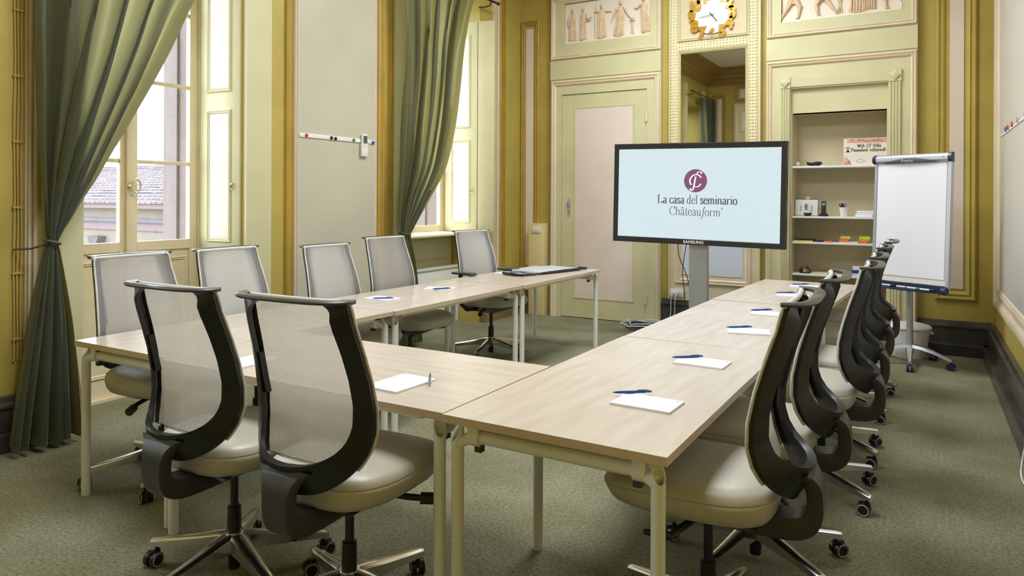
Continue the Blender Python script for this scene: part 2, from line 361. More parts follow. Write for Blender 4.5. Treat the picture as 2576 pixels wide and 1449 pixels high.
# mirror bay
fm = YF(YW)
b = MB(); slab(b, fm, -2.605, -1.605, 0.31, CEIL - .3, 0, 0.045); trim(b, CREAM)
MB0 = 0.045
ORN = mat('ornate_border', (0.72, 0.63, 0.40), 0.55, noise=0.1, nscale=50)
def ornament(a0, a1, z0, z1):
    m = MB(); slab(m, fm, a0, a1, z0, z1, MB0, MB0 + 0.012)
    st = 0.035
    na, nz = max(1, round((a1 - a0) / st)), max(1, round((z1 - z0) / st)); sa, sz = (a1 - a0) / na, (z1 - z0) / nz
    for i in range(na):
        for k in range(nz):
            ca, cz = a0 + sa * (i + .5), z0 + sz * (k + .5); sgn = 1 if (i + k) % 2 else -1
            q = [(ca - sa * .42, cz - sgn * sz * .1), (ca - sa * .1, cz - sgn * sz * .42), (ca + sa * .42, cz + sgn * sz * .1), (ca + sa * .1, cz + sgn * sz * .42)]
            ap = m.bm.verts.new(fm(ca, MB0 + 0.024, cz)); vs = [m.bm.verts.new(fm(u, MB0 + 0.012, v)) for u, v in q]
            for t in range(4): m.face((vs[t], vs[(t + 1) % 4], ap))
    trim(m, ORN, 0)
ornament(-2.60, -2.505, 1.2, 4.0); ornament(-1.735, -1.64, 1.2, 4.0); ornament(-2.505, -1.735, 3.115, 3.205)
b = MB(); ring(b, fm, -2.505, -1.735, 1.05, 3.105, prof(0.035, 0.025), MB0); ring(b, fm, -2.515, -1.725, 3.215, 3.95, prof(0.035, 0.025), MB0); trim(b, GREEN)
b = MB(); slab(b, fm, -2.605, -2.59, 0.32, 4.0, MB0, MB0 + .03); slab(b, fm, -1.63, -1.605, 0.32, 4.0, MB0, MB0 + .03); trim(b, GREEN)
b = MB(); slab(b, fm, -2.48, -1.76, 3.24, 3.92, MB0, MB0 + 0.004); trim(b, mat('clock_panel', (0.66, 0.54, 0.35), 0.6))
b = MB(); ring(b, fm, -2.53, -1.70, 0.50, 1.02, prof(0.06, 0.022), MB0); trim(b, CREAM)
b = MB(); slab(b, fm, -2.44, -1.79, 0.60, 0.96, MB0, MB0 + 0.006); trim(b, BLUEW)
b = MB(); slab(b, fm, -2.475, -1.768, 1.08, 3.07, MB0, MB0 + 0.01)
tag(b.build('wall_mirror', MIRROR, smooth=0), 'tall rectangular mirror set into the far wall behind the screen', 'mirror')

# ------------------------------------------------------------------ door
dr = bpy.data.objects.new('door_1', None); COL.objects.link(dr); struct(dr)
DY = 7.945
fd = YF(DY)
b = MB(); slab(b, fd, DX0 + .004, DX1 - .004, 0.008, DZ - .005, -0.04, 0.0)
ring(b, fd, -3.80, -3.02, 0.235, 2.56, [(0, 0), (0.004, 0.008), (0.02, 0.006), (0.026, -0.004), (0.026, -0.01)]); b.build('leaf', GREEN, dr)
b = MB(); slab(b, fd, -3.776, -3.044, 0.259, 2.536, -0.002, 0.002); b.build('panel', PINK, dr)
b = MB(); 
pl = [(-3.885, 1.23), (-3.845, 1.23), (-3.845, 1.44), (-3.865, 1.455), (-3.885, 1.44)]; b.prism(pl, lambda u, v, d: fd(u, d, v), 0, 0.004)
pt = b.build('escutcheon', SILVER, dr, 0)
b = MB(); b.tube([fd(-3.865 + 0.024 * math.cos(t * PI / 8), 0.022, 1.375 + 0.026 * math.sin(t * PI / 8)) for t in range(16)], 0.004, 8, closed=True); b.cyl(fd(-3.865, 0, 1.40), fd(-3.865, 0.03, 1.40), 0.008); b.build('ring_pull', SILVER, pt)
b = MB(); b.prism([(-3.869, 1.27), (-3.861, 1.27), (-3.863, 1.30), (-3.867, 1.30)], lambda u, v, d: fd(u, d, v), 0.004, 0.006); b.build('keyhole', BLACK, pt, 0)
for z in (2.39, 0.28):
    b = MB(); b.tube([fd(DX1, 0.022, z - 0.06), fd(DX1, 0.022, z - 0.05), fd(DX1, 0.022, z + 0.05), fd(DX1, 0.022, z + 0.06)], [0.003, 0.012, 0.012, 0.003], 10); b.build('hinge', CREAM, dr)

# switch box at the left of the door
t = thing('cable_duct', 'cream boxed duct with a light switch standing left of the door', 'cable duct', (-4.27, 8.0, 0))
b = MB(); b.box(-0.115, 0.105, -0.135, -0.002, 0.0, 1.135, 0.004); b.build('duct_box', mat('yellow_cream_box', (0.74, 0.62, 0.30), 0.5), t)
b = MB(); b.box(-0.062, 0.062, -0.147, -0.136, 1.02, 1.10, 0.003); sp_ = b.build('switch_plate', WHITEP, t)
for k in range(3): b = MB(); b.box(-0.04 + k * 0.027, -0.016 + k * 0.027, -0.151, -0.147, 1.04, 1.08); b.build('rocker', WHITEP, sp_, 0)

# ------------------------------------------------------------------ left wall dressing
fl = XL(XW)
def paneling(a0, a1, z0, z1, m=CREAM):
    q = MB(); ring(q, fl, a0, a1, z0, z1, prof(0.08, 0.03)); return trim(q, m)
b = MB(); ring(b, fl, 4.12, 5.33, 0.42, 3.95, prof(0.10, 0.035)); trim(b, GL)
b = MB(); ring(b, fl, 4.215, 5.225, 0.50, 3.86, prof(0.03, 0.02)); trim(b, PINK)
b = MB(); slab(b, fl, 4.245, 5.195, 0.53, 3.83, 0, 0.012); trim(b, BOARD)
# pilasters beside the openings (pale green)
for a0, a1 in ((2.31, 2.495), (3.715, 3.955), (0.805, 0.98), (-0.58, -0.405)):
    b = MB(); slab(b, fl, a0, a1, 0, 3.9, 0, 0.035); slab(b, fl, a0 if a0 < 3 else a0, a1, 0, 0.12, 0, 0.05); trim(b, GREEN)
b = MB(); slab(b, fl, 5.47, 5.655, 0, 3.9, 0, 0.035); trim(b, GREEN)
for a in (2.17, 5.40, 7.30, 7.52):
    b = MB(); strip(b, fl, a, a + 0.07, 0.31, 3.9, True, 0.03); trim(b, CREAM if a in (2.17, 7.30) else GL)
b = MB(); slab(b, fl, 7.385, 7.42, 0.31, 3.9, 0, 0.03); trim(b, PINK)
b = MB(); slab(b, fl, 2.17, 3.98, 3.93, 4.02, 0, 0.06); slab(b, fl, 5.4, 7.2, 3.93, 4.02, 0, 0.06); trim(b, GL)
# back wall dressing (seen in the mirror)
fb = YB(YBK)
b = MB(); ring(b, fb, -4.45, -4.16, 0.5, 3.85, prof(0.08, 0.03)); trim(b, GL)
b = MB(); slab(b, fb, -4.35, -4.26, 0.6, 3.75, 0, 0.008); trim(b, PINK)
b = MB(); slab(b, fb, -3.98, -2.4, 0, 3.62, 0, 0.05); trim(b, GREEN)
b = MB(); ring(b, fb, -3.95, -2.43, 2.72, 3.60, prof(0.05, 0.03), 0.05); trim(b, CREAM)
b = MB(); ring(b, fb, -3.95, -2.43, 3.68, 4.02, prof(0.05, 0.03)); trim(b, GL)
b = MB(); slab(b, fb, -3.85, -2.53, 3.75, 3.95, 0, 0.006); trim(b, PINK)

# right wall dressing
fr = XR(0)
b = MB(); ring(b, fr, 2.2, 7.72, 0.50, 3.9, prof(0.22, 0.035)); trim(b, CREAM)
b = MB(); strip(b, fr, 7.76, 7.86, 0.32, 3.9, True, 0.02); trim(b, GL)
b = MB(); slab(b, fr, 2.45, 7.30, 0.70, 3.65, 0, 0.015); trim(b, BOARDR)

# ------------------------------------------------------------------ windows
def casement(name, y0, y1, z0, z1, rows, panel_to, mid):
    w = bpy.data.objects.new(name, None); COL.objects.link(w); struct(w)
    X = XO
    m = MB()
    m.box(X - 0.03, X + 0.05, y0, y0 + 0.05, z0, z1); m.box(X - 0.03, X + 0.05, y1 - 0.05, y1, z0, z1); m.box(X - 0.03, X + 0.05, y0, y1, z1 - 0.06, z1); m.box(X - 0.03, X + 0.05, y0, y1, z0, z0 + 0.02)
    m.build('window_frame', YCREAM, w)
    for side, (a, c) in enumerate(((y0 + 0.05, mid), (mid, y1 - 0.05))):
        m = MB(); sw = 0.065
        st0, st1 = (a, a + sw) if side == 0 else (a, a + sw * 0.9)
        m.box(X - 0.02, X + 0.03, a, a + sw, z0 + .02, z1 - .06, 0.004); m.box(X - 0.02, X + 0.03, c - sw, c, z0 + .02, z1 - .06, 0.004)
        m.box(X - 0.02, X + 0.028, a + sw, c - sw, panel_to, panel_to + 0.07)
        m.box(X - 0.02, X + 0.028, a + sw, c - sw, z1 - 0.13, z1 - .06)
        for r in rows: m.box(X - 0.015, X + 0.02, a + sw, c - sw, r - 0.014, r + 0.014, 0.004)
        if panel_to > z0 + 0.1:
            m.box(X - 0.015, X + 0.012, a + sw, c - sw, z0 + .02, panel_to)
            ring(m, XL(X + 0.012), a + sw + .02, c - sw - .02, z0 + 0.16, panel_to - 0.06, prof(0.03, 0.012))
        s_ = m.build('sash', YCREAM, w)
        m = MB(); m.box(X - 0.004, X + 0.0, a + sw, c - sw, panel_to + 0.07, z1 - 0.13); m.build('pane', GLASS, s_, 0)
    m = MB(); m.box(X + 0.03, X + 0.055, mid - 0.03, mid + 0.03, z0 + .02, z1 - .06, 0.008); m.build('astragal', YCREAM, w)
    m = MB()
    if name == 'window_1':
        hz = 1.53; m.tube([(X + 0.085, mid + 0.02 + 0.035 * math.cos(t * PI / 8), hz + 0.05 * math.sin(t * PI / 8)) for t in range(16)], 0.006, 8, closed=True); m.cyl((X + .05, mid - 0.015, hz), (X + .095, mid - 0.015, hz), 0.014)
        m.build('handle', BRASS, w)
        m = MB(); m.cyl((X + .06, y1 - 0.03, 0.9), (X + .06, y1 - 0.03, 2.6), 0.006); m.tube([(X + .06, y1 - 0.03, 1.74), (X + .06, y1 - 0.03, 1.80), (X + .06, y1 - 0.03, 1.86), (X + .06, y1 - 0.03, 1.93)], [0.006, 0.018, 0.018, 0.006], 10)
        m.build('latch_rod', BRASS, w)
    else:
        m.tube([(X + 0.07, y1 - 0.03, 1.14), (X + .07, y1 - 0.03, 1.18), (X + .07, y1 - 0.03, 1.26), (X + .07, y1 - 0.03, 1.31)], [0.004, 0.018, 0.018, 0.004], 10); m.build('handle', BRASS, w)
    return w
casement('window_1', 2.50, 3.71, 0.0, OT, (1.71, 2.31, 2.875), 1.05, 3.10)
casement('window_2', 5.66, 7.03, 1.03, 3.86, (1.75, 2.45, 3.15), 1.06, 6.34)
casement('window_3', -0.40, 0.80, 0.0, OT, (1.71, 2.31, 2.875), 1.05, 0.20)
# stone reveals outside the glass
OUTS = mat('pink_render', (0.16, 0.125, 0.115), 0.8, noise=0.1)
b = MB()
for a0, a1 in OP:
    b.box(XO - 0.40, XO - 0.035, a0, a0 + 0.02, 0, 3.95); b.box(XO - 0.40, XO - 0.035, a1 - 0.02, a1, 0, 3.95)
    b.box(XO - 0.42, XO - 0.245, a0 - 0.5, a0 + 0.04, 0, 4.2); b.box(XO - 0.42, XO - 0.245, a1 - 0.04, a1 + 0.5, 0, 4.2)
trim(b, OUTS, 0)
# window 2: sill, recess front and bench box
b = MB(); b.box(-5.04, -4.60, 5.66, 7.02, 1.031, 1.055, 0.006); trim(b, YCREAM)
b = MB(); b.box(-4.978, -4.965, 5.68, 7.02, 0.0, 1.03); ring(b, XL(-4.965), 5.74, 6.92, 0.72, 0.98, prof(0.03, 0.012)); trim(b, GREEN)
b = MB(); b.box(-4.978, -4.86, 5.68, 7.02, 0.0, 0.64, 0.004); b.box(-4.978, -4.84, 5.68, 7.02, 0.64, 0.665, 0.004); trim(b, WHITE_METAL)
# shutters: one leaf lies in the reveal, a second folds into the room
def shutter(name, y, x0, x1, z0, z1, label, knob=True, dy=0.0, panels=True):
    t = tag(bpy.data.objects.new(name, None), label, 'shutter'); COL.objects.link(t)
    t.location = (x0, y, 0); t.rotation_euler = (0, 0, math.atan2(dy, x1 - x0)); L = math.hypot(x1 - x0, dy)
    m = MB(); m.box(0, L, 0, 0.03, z0, z1, 0.003)
    F = lambda a, h, z: Vector((a, -h, z))
    pn = []
    if panels:
        zs = [z0 + 0.10, (1.05 if z0 < 0.5 else z0 - .1), 2.16, 2.28, z1 - 0.12]
        seg = ([(z0 + .1, 0.98)] if z0 < 0.5 else []) + [((1.10 if z0 < .5 else z0 + .1), 2.13), (2.27, z1 - 0.14)]
        for s0, s1 in seg:
            ring(m, F, 0.09, L - 0.09, s0, s1, prof(0.03, 0.01)); pn.append((s0 + .03, s1 - .03))
    m.build('leaf', GREEN, t)
    for s0, s1 in pn:
        m = MB(); m.box(0.118, L - 0.118, -0.002, 0.0, s0, s1); m.build('panel', PINK, t, 0)
    if knob:
        m = MB(); m.tube([(L - 0.07 + 0.018 * math.cos(q * PI / 6), -0.012, 1.53 + 0.022 * math.sin(q * PI / 6)) for q in range(12)], 0.003, 6, closed=True); m.cyl((L - .07, 0, 1.552), (L - .07, -0.02, 1.552), 0.007); m.build('ring_pull', BRASS, t)
    return t
shutter('window_shutter', 3.665, -5.04, -4.60, 0.03, OT - .03, 'tall pale green shutter folded into the reveal of the near french window', dy=0.03)
shutter('window_shutter', 6.972, -5.03, -4.585, 1.06, 3.50, 'cream panelled shutter in the reveal of the far window', dy=0.012)
shutter('window_shutter', 6.988, -4.575, -4.39, 1.06, 3.50, 'plain narrow shutter leaf at the far window standing into the room', knob=False, dy=0.06, panels=False)

# ------------------------------------------------------------------ tables
def corner_leg(mb, x, y, z):
    mb.cyl((x, y, 0.0), (x, y, z), 0.0205, n=20)
def make_table(lx, ly, cx, cy, rz, label):
    t = thing('conference_table', label, 'table', (cx, cy, 0), rz, 'maple tables of the U-shaped layout')
    hx, hy = lx / 2, ly / 2; T = 0.752
    m = MB(); m.mi = 0; m.box(-hx, hx, -hy, hy, T - 0.003, T); m.mi = 1; m.box(-hx, hx, -hy, hy, T - 0.026, T - 0.003); m.mi = 0
    # top skin kept flush with the edge band
    o = m.build('tabletop', [WOOD, WOODE], t, 0)
    if lx > ly:     # the long side runs along X: turn the grain by turning the whole table instead
        pass
    ins = 0.037
    for sy in (-1, 1):
        ye = sy * (hy - 0.062)
        m = MB(); m.cyl((-hx + 0.10, ye, 0.680), (hx - 0.10, ye, 0.680), 0.0225); e = m.build('end_tube', WHITE_METAL, t)
        for sx in (-1, 1):
            X, Y = sx * (hx - ins), sy * (hy - ins)
            m = MB(); n = 20; low, high = [], []
            # hollow leg with an obliquely cut open top
            d = Vector((sx, sy, 0)).normalized()
            rings = [[], [], [], []]
            for k in range(n):
                c, s = math.cos(2 * PI * k / n), math.sin(2 * PI * k / n)
                cut = 0.692 - 0.030 * (c * d.x + s * d.y)
                rings[0].append((X + .0205 * c, Y + .0205 * s, 0.0)); rings[1].append((X + .0205 * c, Y + .0205 * s, cut)); rings[2].append((X + .017 * c, Y + .017 * s, cut)); rings[3].append((X + .017 * c, Y + .017 * s, 0.62))
            m.loft(rings, True)
            # elbow from the leg to the end tube
            m.tube([(X - sx * 0.004, Y, 0.660), (X - sx * 0.03, Y - sy * 0.012, 0.670), (X - sx * 0.055, ye, 0.680)], 0.020, 12)
            m.build('leg', WHITE_METAL, t)
            m = MB(); m.cyl((sx * (hx - 0.115), ye, 0.680), (sx * (hx - 0.075), ye, 0.680), 0.032, n=24); m.box(sx * (hx - 0.095) - 0.02, sx * (hx - 0.095) + 0.02, ye - 0.028, ye + 0.028, 0.70, 0.7255)
            c_ = m.build('clamp', WHITE_METAL, t)
            m = MB(); m.box(sx * (hx - 0.105) - 0.012, sx * (hx - 0.105) + 0.012, ye - 0.012, ye + 0.012, 0.632, 0.655); m.build('clamp_screw', GREYP, c_, 0)
    for sx in (-1, 1):
        m = MB(); m.box(sx * (hx - 0.06) - 0.012, sx * (hx - 0.06) + 0.012, -hy + 0.12, hy - 0.12, 0.700, 0.7255, 0.003); m.build('side_rail', WHITE_METAL, t)
    return t
make_table(0.728, 1.512, -3.234, 2.689, 0.0, 'pale maple conference table beside the near curtain, first of the left row')
make_table(0.745, 1.545, -3.222, 4.224, -0.006, 'pale maple conference table in the middle of the left row with two notepads')
make_table(0.755, 1.518, -3.205, 5.766, -0.006, 'pale maple conference table at the far end of the left row carrying the flat pouch')
make_table(0.762, 1.490, -2.122, 2.282, PI / 2, 'pale maple conference table across the near end joining the two rows')
make_table(0.750, 1.550, -0.994, 2.665, -0.004, 'pale maple conference table at the near end of the right row, closest to the camera')
make_table(0.750, 1.560, -0.975, 4.225, -0.016, 'pale maple conference table in the middle of the right row')
make_table(0.750, 1.500, -0.937, 5.770, -0.045, 'pale maple conference table at the far end of the right row beside the flip chart')

# ------------------------------------------------------------------ chairs
OUT = [(.196, 1.136), (.214, 1.122), (.220, 1.06), (.230, .97), (.240, .88), (.2455, .79), (.244, .72), (.232, .665), (.208, .618), (.172, .580), (.125, .552), (.07, .536), (.0, .530)]
FY = [(1.14, -.272), (1.06, -.252), (.97, -.222), (.88, -.196), (.79, -.178), (.72, -.176), (.665, -.188), (.618, -.208), (.58, -.235), (.552, -.258), (.536, -.272), (.53, -.278), (.40, -.28)]
INN = [(.130, 1.126), (.166, 1.104), (.176, 1.05), (.186, .97), (.192, .89), (.194, .81), (.190, .745), (.178, .70), (.158, .670), (.128, .650), (.092, .638), (.05, .632), (.0, .630)]
def fy(z):
    for (z0, y0), (z1, y1) in zip(FY, FY[1:]):
        if z1 <= z <= z0: t = (z0 - z) / (z0 - z1); return y0 + (y1 - y0) * t
    return FY[0][1] if z > FY[0][0] else FY[-1][1]
def catmull(P, n=4):
    out = []
    for i in range(len(P) - 1):
        p0, p1, p2, p3 = P[max(i - 1, 0)], P[i], P[i + 1], P[min(i + 2, len(P) - 1)]
        for k in range(n):
            t = k / n; out.append(tuple(0.5 * (2 * b_ + (-a_ + c_) * t + (2 * a_ - 5 * b_ + 4 * c_ - d_) * t * t + (-a_ + 3 * b_ - 3 * c_ + d_) * t ** 3) for a_, b_, c_, d_ in zip(p0, p1, p2, p3)))
    out.append(P[-1]); return out
def superring(hx, y0, y1, z, n=40, e=3.2, tilt=None):
    r = []; cy, hy = (y0 + y1) / 2, (y1 - y0) / 2
    for k in range(n):
        a = 2 * PI * k / n; c, s = math.cos(a), math.sin(a)
        x = hx * math.copysign(abs(c) ** (2 / e), c); y = cy + hy * math.copysign(abs(s) ** (2 / e), s)
        zz = z + (tilt(x, y, z) if tilt else 0); r.append((x, y, zz))
    return r
def make_chair(arms=False):
    t = thing('office_chair', '', 'chair')
    # seat cushion with a stitched waist line
    m = MB()
    def tl(x, y, z):
        u = max(0, (y - 0.10) / 0.20); v = max(0, (-y - 0.05) / 0.18)
        return (-0.022 * u * u * (1 if z > .43 else 0.2)) + (0.012 * u if z < .40 else 0) - (0.012 * v * v if z < 0.42 else 0)
    DZ_ = .098
    L = [(0.205, -0.19, 0.268, 0.366), (0.235, -0.22, 0.300, 0.374), (0.247, -0.232, 0.309, 0.395), (0.254, -0.238, 0.315, 0.42), (0.2535, -0.238, 0.314, 0.4365), (0.2505, -0.235, 0.311, 0.4385), (0.2535, -0.238, 0.313, 0.4405), (0.249, -0.235, 0.307, 0.456), (0.232, -0.222, 0.291, 0.47), (0.185, -0.19, 0.242, 0.479), (0.12, -0.13, 0.167, 0.484), (0.05, -0.05, 0.071, 0.486)]
    R = [[(p[0], p[1], p[2] + DZ_) for p in superring(a, b_, c, d, tilt=tl)] for a, b_, c, d in L]
    m.loft(R); m.build('seat', LEATHER, t, 60)
    # back frame: a U-shaped shell that turns rearward from its outer edge
    oc, ic = catmull(OUT), catmull(INN); half = []
    for (ox, oz), (ix, iz) in zip(oc, ic):
        k = max(0, min(1, (0.70 - oz) / 0.17)); y0 = fy(oz); dep = (0.045 + 0.012 * k) * (1 if oz < 1.10 else 0.45 + 0.55 * (1.14 - oz) / .04)
        half.append(((ox, y0, oz), (ox + .001, y0 - 0.014, oz - .002 * k), ((ox + ix) / 2, y0 - dep * .75, (oz + iz) / 2), (ix, y0 - dep - 0.004, iz), (ix, y0 - dep + 0.014, iz), (ix + .004, y0 - dep * .75 + .010, iz)))
    rings = [[Vector(p) for p in r] for r in half] + [[Vector((-p[0], p[1], p[2])) for p in r] for r in half[-2::-1]]
    m = MB(); m.loft(rings); m.build('back_frame', GREYP if False else BLACKP, t, 50)
    # lumbar slides on both uprights
    for s in (-1, 1):
        m = MB(); m.loft([[(s * x + dx, fy(z) - 0.022 + dy, z) for dx, dy in ((-.006, -.012), (.006, -.012), (.006, .012), (-.006, .012))] for x, z in ((.190, .80), (.193, .84), (.193, .90), (.190, .94))]); m.build('lumbar_slide', BLACKP, t, 30)
    # lower yoke and L-shaped support under the seat
    m = MB()
    path = [(-.312, .612, .105, .012), (-.322, .590, .078, .018), (-.334, .560, .060, .022), (-.338, .520, .053, .023), (-.335, .478, .052, .025), (-.316, .446, .052, .031), (-.280, .430, .052, .034), (-.22, .424, .052, .034), (-.12, .424, .055, .032), (.0, .425, .06, .022)]
    rr = []; path = catmull(path, 3)
    for i, (y, z, hw, th) in enumerate(path):
        a = path[max(i - 1, 0)]; c = path[min(i + 1, len(path) - 1)]; ty, tz = c[0] - a[0], c[1] - a[1]; l = math.hypot(ty, tz); ny, nz = -tz / l, ty / l
        rr.append([(-hw, y - ny * th * .7, z - nz * th * .7), (-hw * .92, y - ny * th, z - nz * th), (hw * .92, y - ny * th, z - nz * th), (hw, y - ny * th * .7, z - nz * th * .7), (hw, y + ny * th * .7, z + nz * th * .7), (hw * .92, y + ny * th, z + nz * th), (-hw * .92, y + ny * th, z + nz * th), (-hw, y + ny * th * .7, z + nz * th * .7)])
    m.loft(rr); m.build('back_support', GREYP, t, 50)
    # woven mesh with solid side borders
    m = MB(); rows = []
    src = [(x, z) for x, z in oc if z > 0.60]; nx = 14
    for x, z in src:
        hw = x - 0.004; rows.append([m.bm.verts.new((hw * (-1 + 2 * k / nx), fy(z) + 0.004 - 0.012 * (1 - (-1 + 2 * k / nx) ** 2), z)) for k in range(nx + 1)])
    for z, sh in ((0.600, .80), (0.588, .55)):
        hw = src[-1][0] * sh; rows.append([m.bm.verts.new((hw * (-1 + 2 * k / nx), fy(.60) + 0.004 - 0.010 * (1 - (-1 + 2 * k / nx) ** 2), z + .012)) for k in range(nx + 1)])
    for A, B in zip(rows, rows[1:]):
        for k in range(nx):
            m.mi = 1 if k in (0, nx - 1) else 0; m.face((A[k], A[k + 1], B[k + 1], B[k]))
    m.build('mesh_back', [MESHF, MESHB], t, 60)
    for sg in (-1, 1): m = MB(); m.tube([(sg * x, fy(z) + 0.005, z) for x, z in src], 0.0055, 6); m.build('edge_piping', PIPING, t, 60)
    # top rail: front bar plus a looped handle behind it
    m = MB(); N = 24; oo, ii = [], []
    for k in range(N + 1):
        a = PI * k / N; c, s = math.cos(a), math.sin(a)
        xo = 0.236 * math.copysign(abs(c) ** .55, c); yo = -.264 - 0.094 * (max(s, 0) ** .8)
        xi = 0.192 * math.copysign(abs(c) ** .6, c); yi = -.276 - 0.048 * (max(s, 0) ** .8)
        oo.append((xo, yo)); ii.append((xi, yi))
    rise = lambda x: 1.139
    m.loft([[(xo, yo, rise(xo)), (xo * .985, yo + .004, rise(xo) + .006), (xi, yi, rise(xi) + .004), (xi, yi, rise(xi) - .006), (xo * .985, yo + .004, rise(xo) - .007)] for (xo, yo), (xi, yi) in zip(oo, ii)])
    m.build('top_rail', RIMP, t, 60)
    m = MB(); m.tube([(x, -.272 - 0.010 * (1 - (x / .215) ** 2), 1.134) for x in [-.232, -.215, -.16, -.1, -.05, 0, .05, .1, .16, .215, .232]], [.004] + [.0085] * 9 + [.004], 8); m.build('front_bar', PIPING, t, 60)
    # mechanism, levers, gas column
    m = MB(); m.loft([[(-.17, -.19, .458), (.17, -.19, .458), (.17, .17, .458), (-.17, .17, .458)], [(-.14, -.17, .435), (.14, -.17, .435), (.14, .14, .435), (-.14, .14, .435)], [(-.06, -.12, .402), (.06, -.12, .402), (.06, .07, .402), (-.06, .07, .402)], [(-.03, -.05, .385), (.03, -.05, .385), (.03, .03, .385), (-.03, .03, .385)]]); m.build('mechanism', BLACKP, t, 20)
    m = MB(); m.tube([(.12, .03, .435), (.20, .06, .428), (.235, .085, .422), (.232, .082, .422), (.275, .112, .418)], [.010, .011, .011, .020, .020], 14); m.build('height_lever', BLACKP, t)
    m = MB(); m.tube([(-.12, .0, .435), (-.20, .03, .428), (-.245, .05, .418), (-.262, .085, .424), (-.275, .125, .428)], [.010, .012, .012, .014, .008], 8); m.build('tilt_lever', BLACKP, t)
    m = MB(); m.lathe([(.022, .025), (.024, .11), (.027, .155), (.025, .262), (.0155, .264), (.0155, .40)], (0, -.01, 0)); m.build('gas_column', BLACKP, t)
    # polished five-star base on twin-wheel casters
    m = MB(); m.cyl((0, 0, .098), (0, 0, .168), .038, .034, 24)
    for k in range(5):
        a = 2 * PI * k / 5 + .1; d = Vector((math.cos(a), math.sin(a), 0)); q = Vector((-d.y, d.x, 0))
        R = []
        for r, w, zt, zb in ((.02, .032, .165, .102), (.06, .031, .160, .100), (.14, .027, .142, .095), (.24, .022, .122, .088), (.335, .019, .106, .078), (.358, .015, .100, .076)):
            R.append([d * r - q * w + Vector((0, 0, zb)), d * r + q * w + Vector((0, 0, zb)), d * r + q * w + Vector((0, 0, zt - .008)), d * r + q * w * .45 + Vector((0, 0, zt)), d * r - q * w * .45 + Vector((0, 0, zt)), d * r - q * w + Vector((0, 0, zt - .008))])
        m.loft(R)
    base = m.build('star_base', CHROME, t, 35); base.location = (0, -.01, 0)
    for k in range(5):
        a = 2 * PI * k / 5 + .1; m = MB()
        m.cyl((0, 0, .045), (0, 0, .078), .008, n=10); m.mi = 0
        for s in (-1, 1):
            y0, y1 = s * .006, s * .025; m.mi = 0; m.cyl((.016, y0, .029), (.016, y1, .029), .029, n=22)
            m.mi = 1; m.tube([(.016 + .024 * math.cos(q * PI / 9), y1, .029 + .024 * math.sin(q * PI / 9)) for q in range(18)], .0035, 6, closed=True); m.mi = 0
        m.box(-.012, .038, -.007, .007, .035, .062, .003)
        c = m.build('caster', [BLACKP, RINGG], base, 40); c.location = (.337 * math.cos(a), .337 * math.sin(a), 0); c.rotation_euler = (0, 0, [0.6, 2.3, 4.0, 1.2, 5.3][k])
    if arms:
        for s in (-1, 1):
            m = MB(); m.tube([(s * .15, -.05, .435), (s * .27, -.06, .44), (s * .295, -.10, .48), (s * .295, -.11, .757)], [.016, .016, .016, .014], 10); ar = m.build('armrest', BLACKP, t, 50)
            m = MB(); m.box(s * .295 - .04, s * .295 + .04, -.20, .06, .757, .780, .010); m.build('arm_pad', GREYP, ar, 50)
    return t
proto = make_chair(); armed = make_chair(True)
chairs = [  # x, y, facing (0 = +Y), base turn, dz, label
    (-2.325, 1.860, 0.02, 0.84, 0, 'black framed mesh chair, left one of the two nearest at the cross table'),
    (-1.745, 1.875, 0.05, 0.05, 0, 'black framed mesh chair, right one of the two nearest at the cross table'),
    (-0.650, 2.370, PI / 2 + .05, 1.00, 0.012, 'mesh chair at the near corner of the right table row, closest to the camera'),
    (-0.630, 3.000, PI / 2 + .05, 0.15, 0.020, 'second mesh chair along the right table row, just behind the nearest one'),
    (-0.560, 3.850, PI / 2 + .02, 0.27, 0, 'third mesh chair along the right table row'),
    (-0.575, 4.510, PI / 2 + .02, 0.27, 0, 'fourth mesh chair along the right table row'),
    (-0.590, 5.380, PI / 2 + .02, 0.33, 0, 'fifth mesh chair along the right table row'),
    (-0.585, 6.110, PI / 2 + .02, 0.44, 0, 'farthest mesh chair of the right table row, in front of the flip chart'),
    (-3.455, 2.315, -PI / 2 + .05, 0.60, 0, 'grey mesh chair before the near french window, nearest of the left row'),
    (-3.455, 2.915, -PI / 2 + .03, 0.60, 0, 'grey mesh chair in front of the open shutter, second of the left row'),
    (-3.485, 3.765, -PI / 2, 0.27, -0.028, 'slightly lower grey mesh chair before the white board panel of the left wall'),
    (-3.485, 4.395, -PI / 2 - .03, 0.10, 0, 'grey mesh chair beside the far olive curtain, fourth of the left row'),
    (-3.535, 5.650, -PI / 2 - .19, 0.28, 0, 'grey mesh chair with armrests at the far end of the left row'),
]
for i, (x, y, r, br, dz, lab) in enumerate(chairs):
    o = proto if i == 0 else (armed if i == 12 else dup(proto))
    o.location = (x, y, 0); o.rotation_euler = (0, 0, r)
    tag(o, lab, 'chair', 'mesh office chairs around the tables')
    for ch in o.children:
        nm = ch.name.split('.')[0]
        if nm == 'star_base': ch.rotation_euler = (0, 0, br)
        elif dz and nm != 'gas_column': ch.location.z += dz

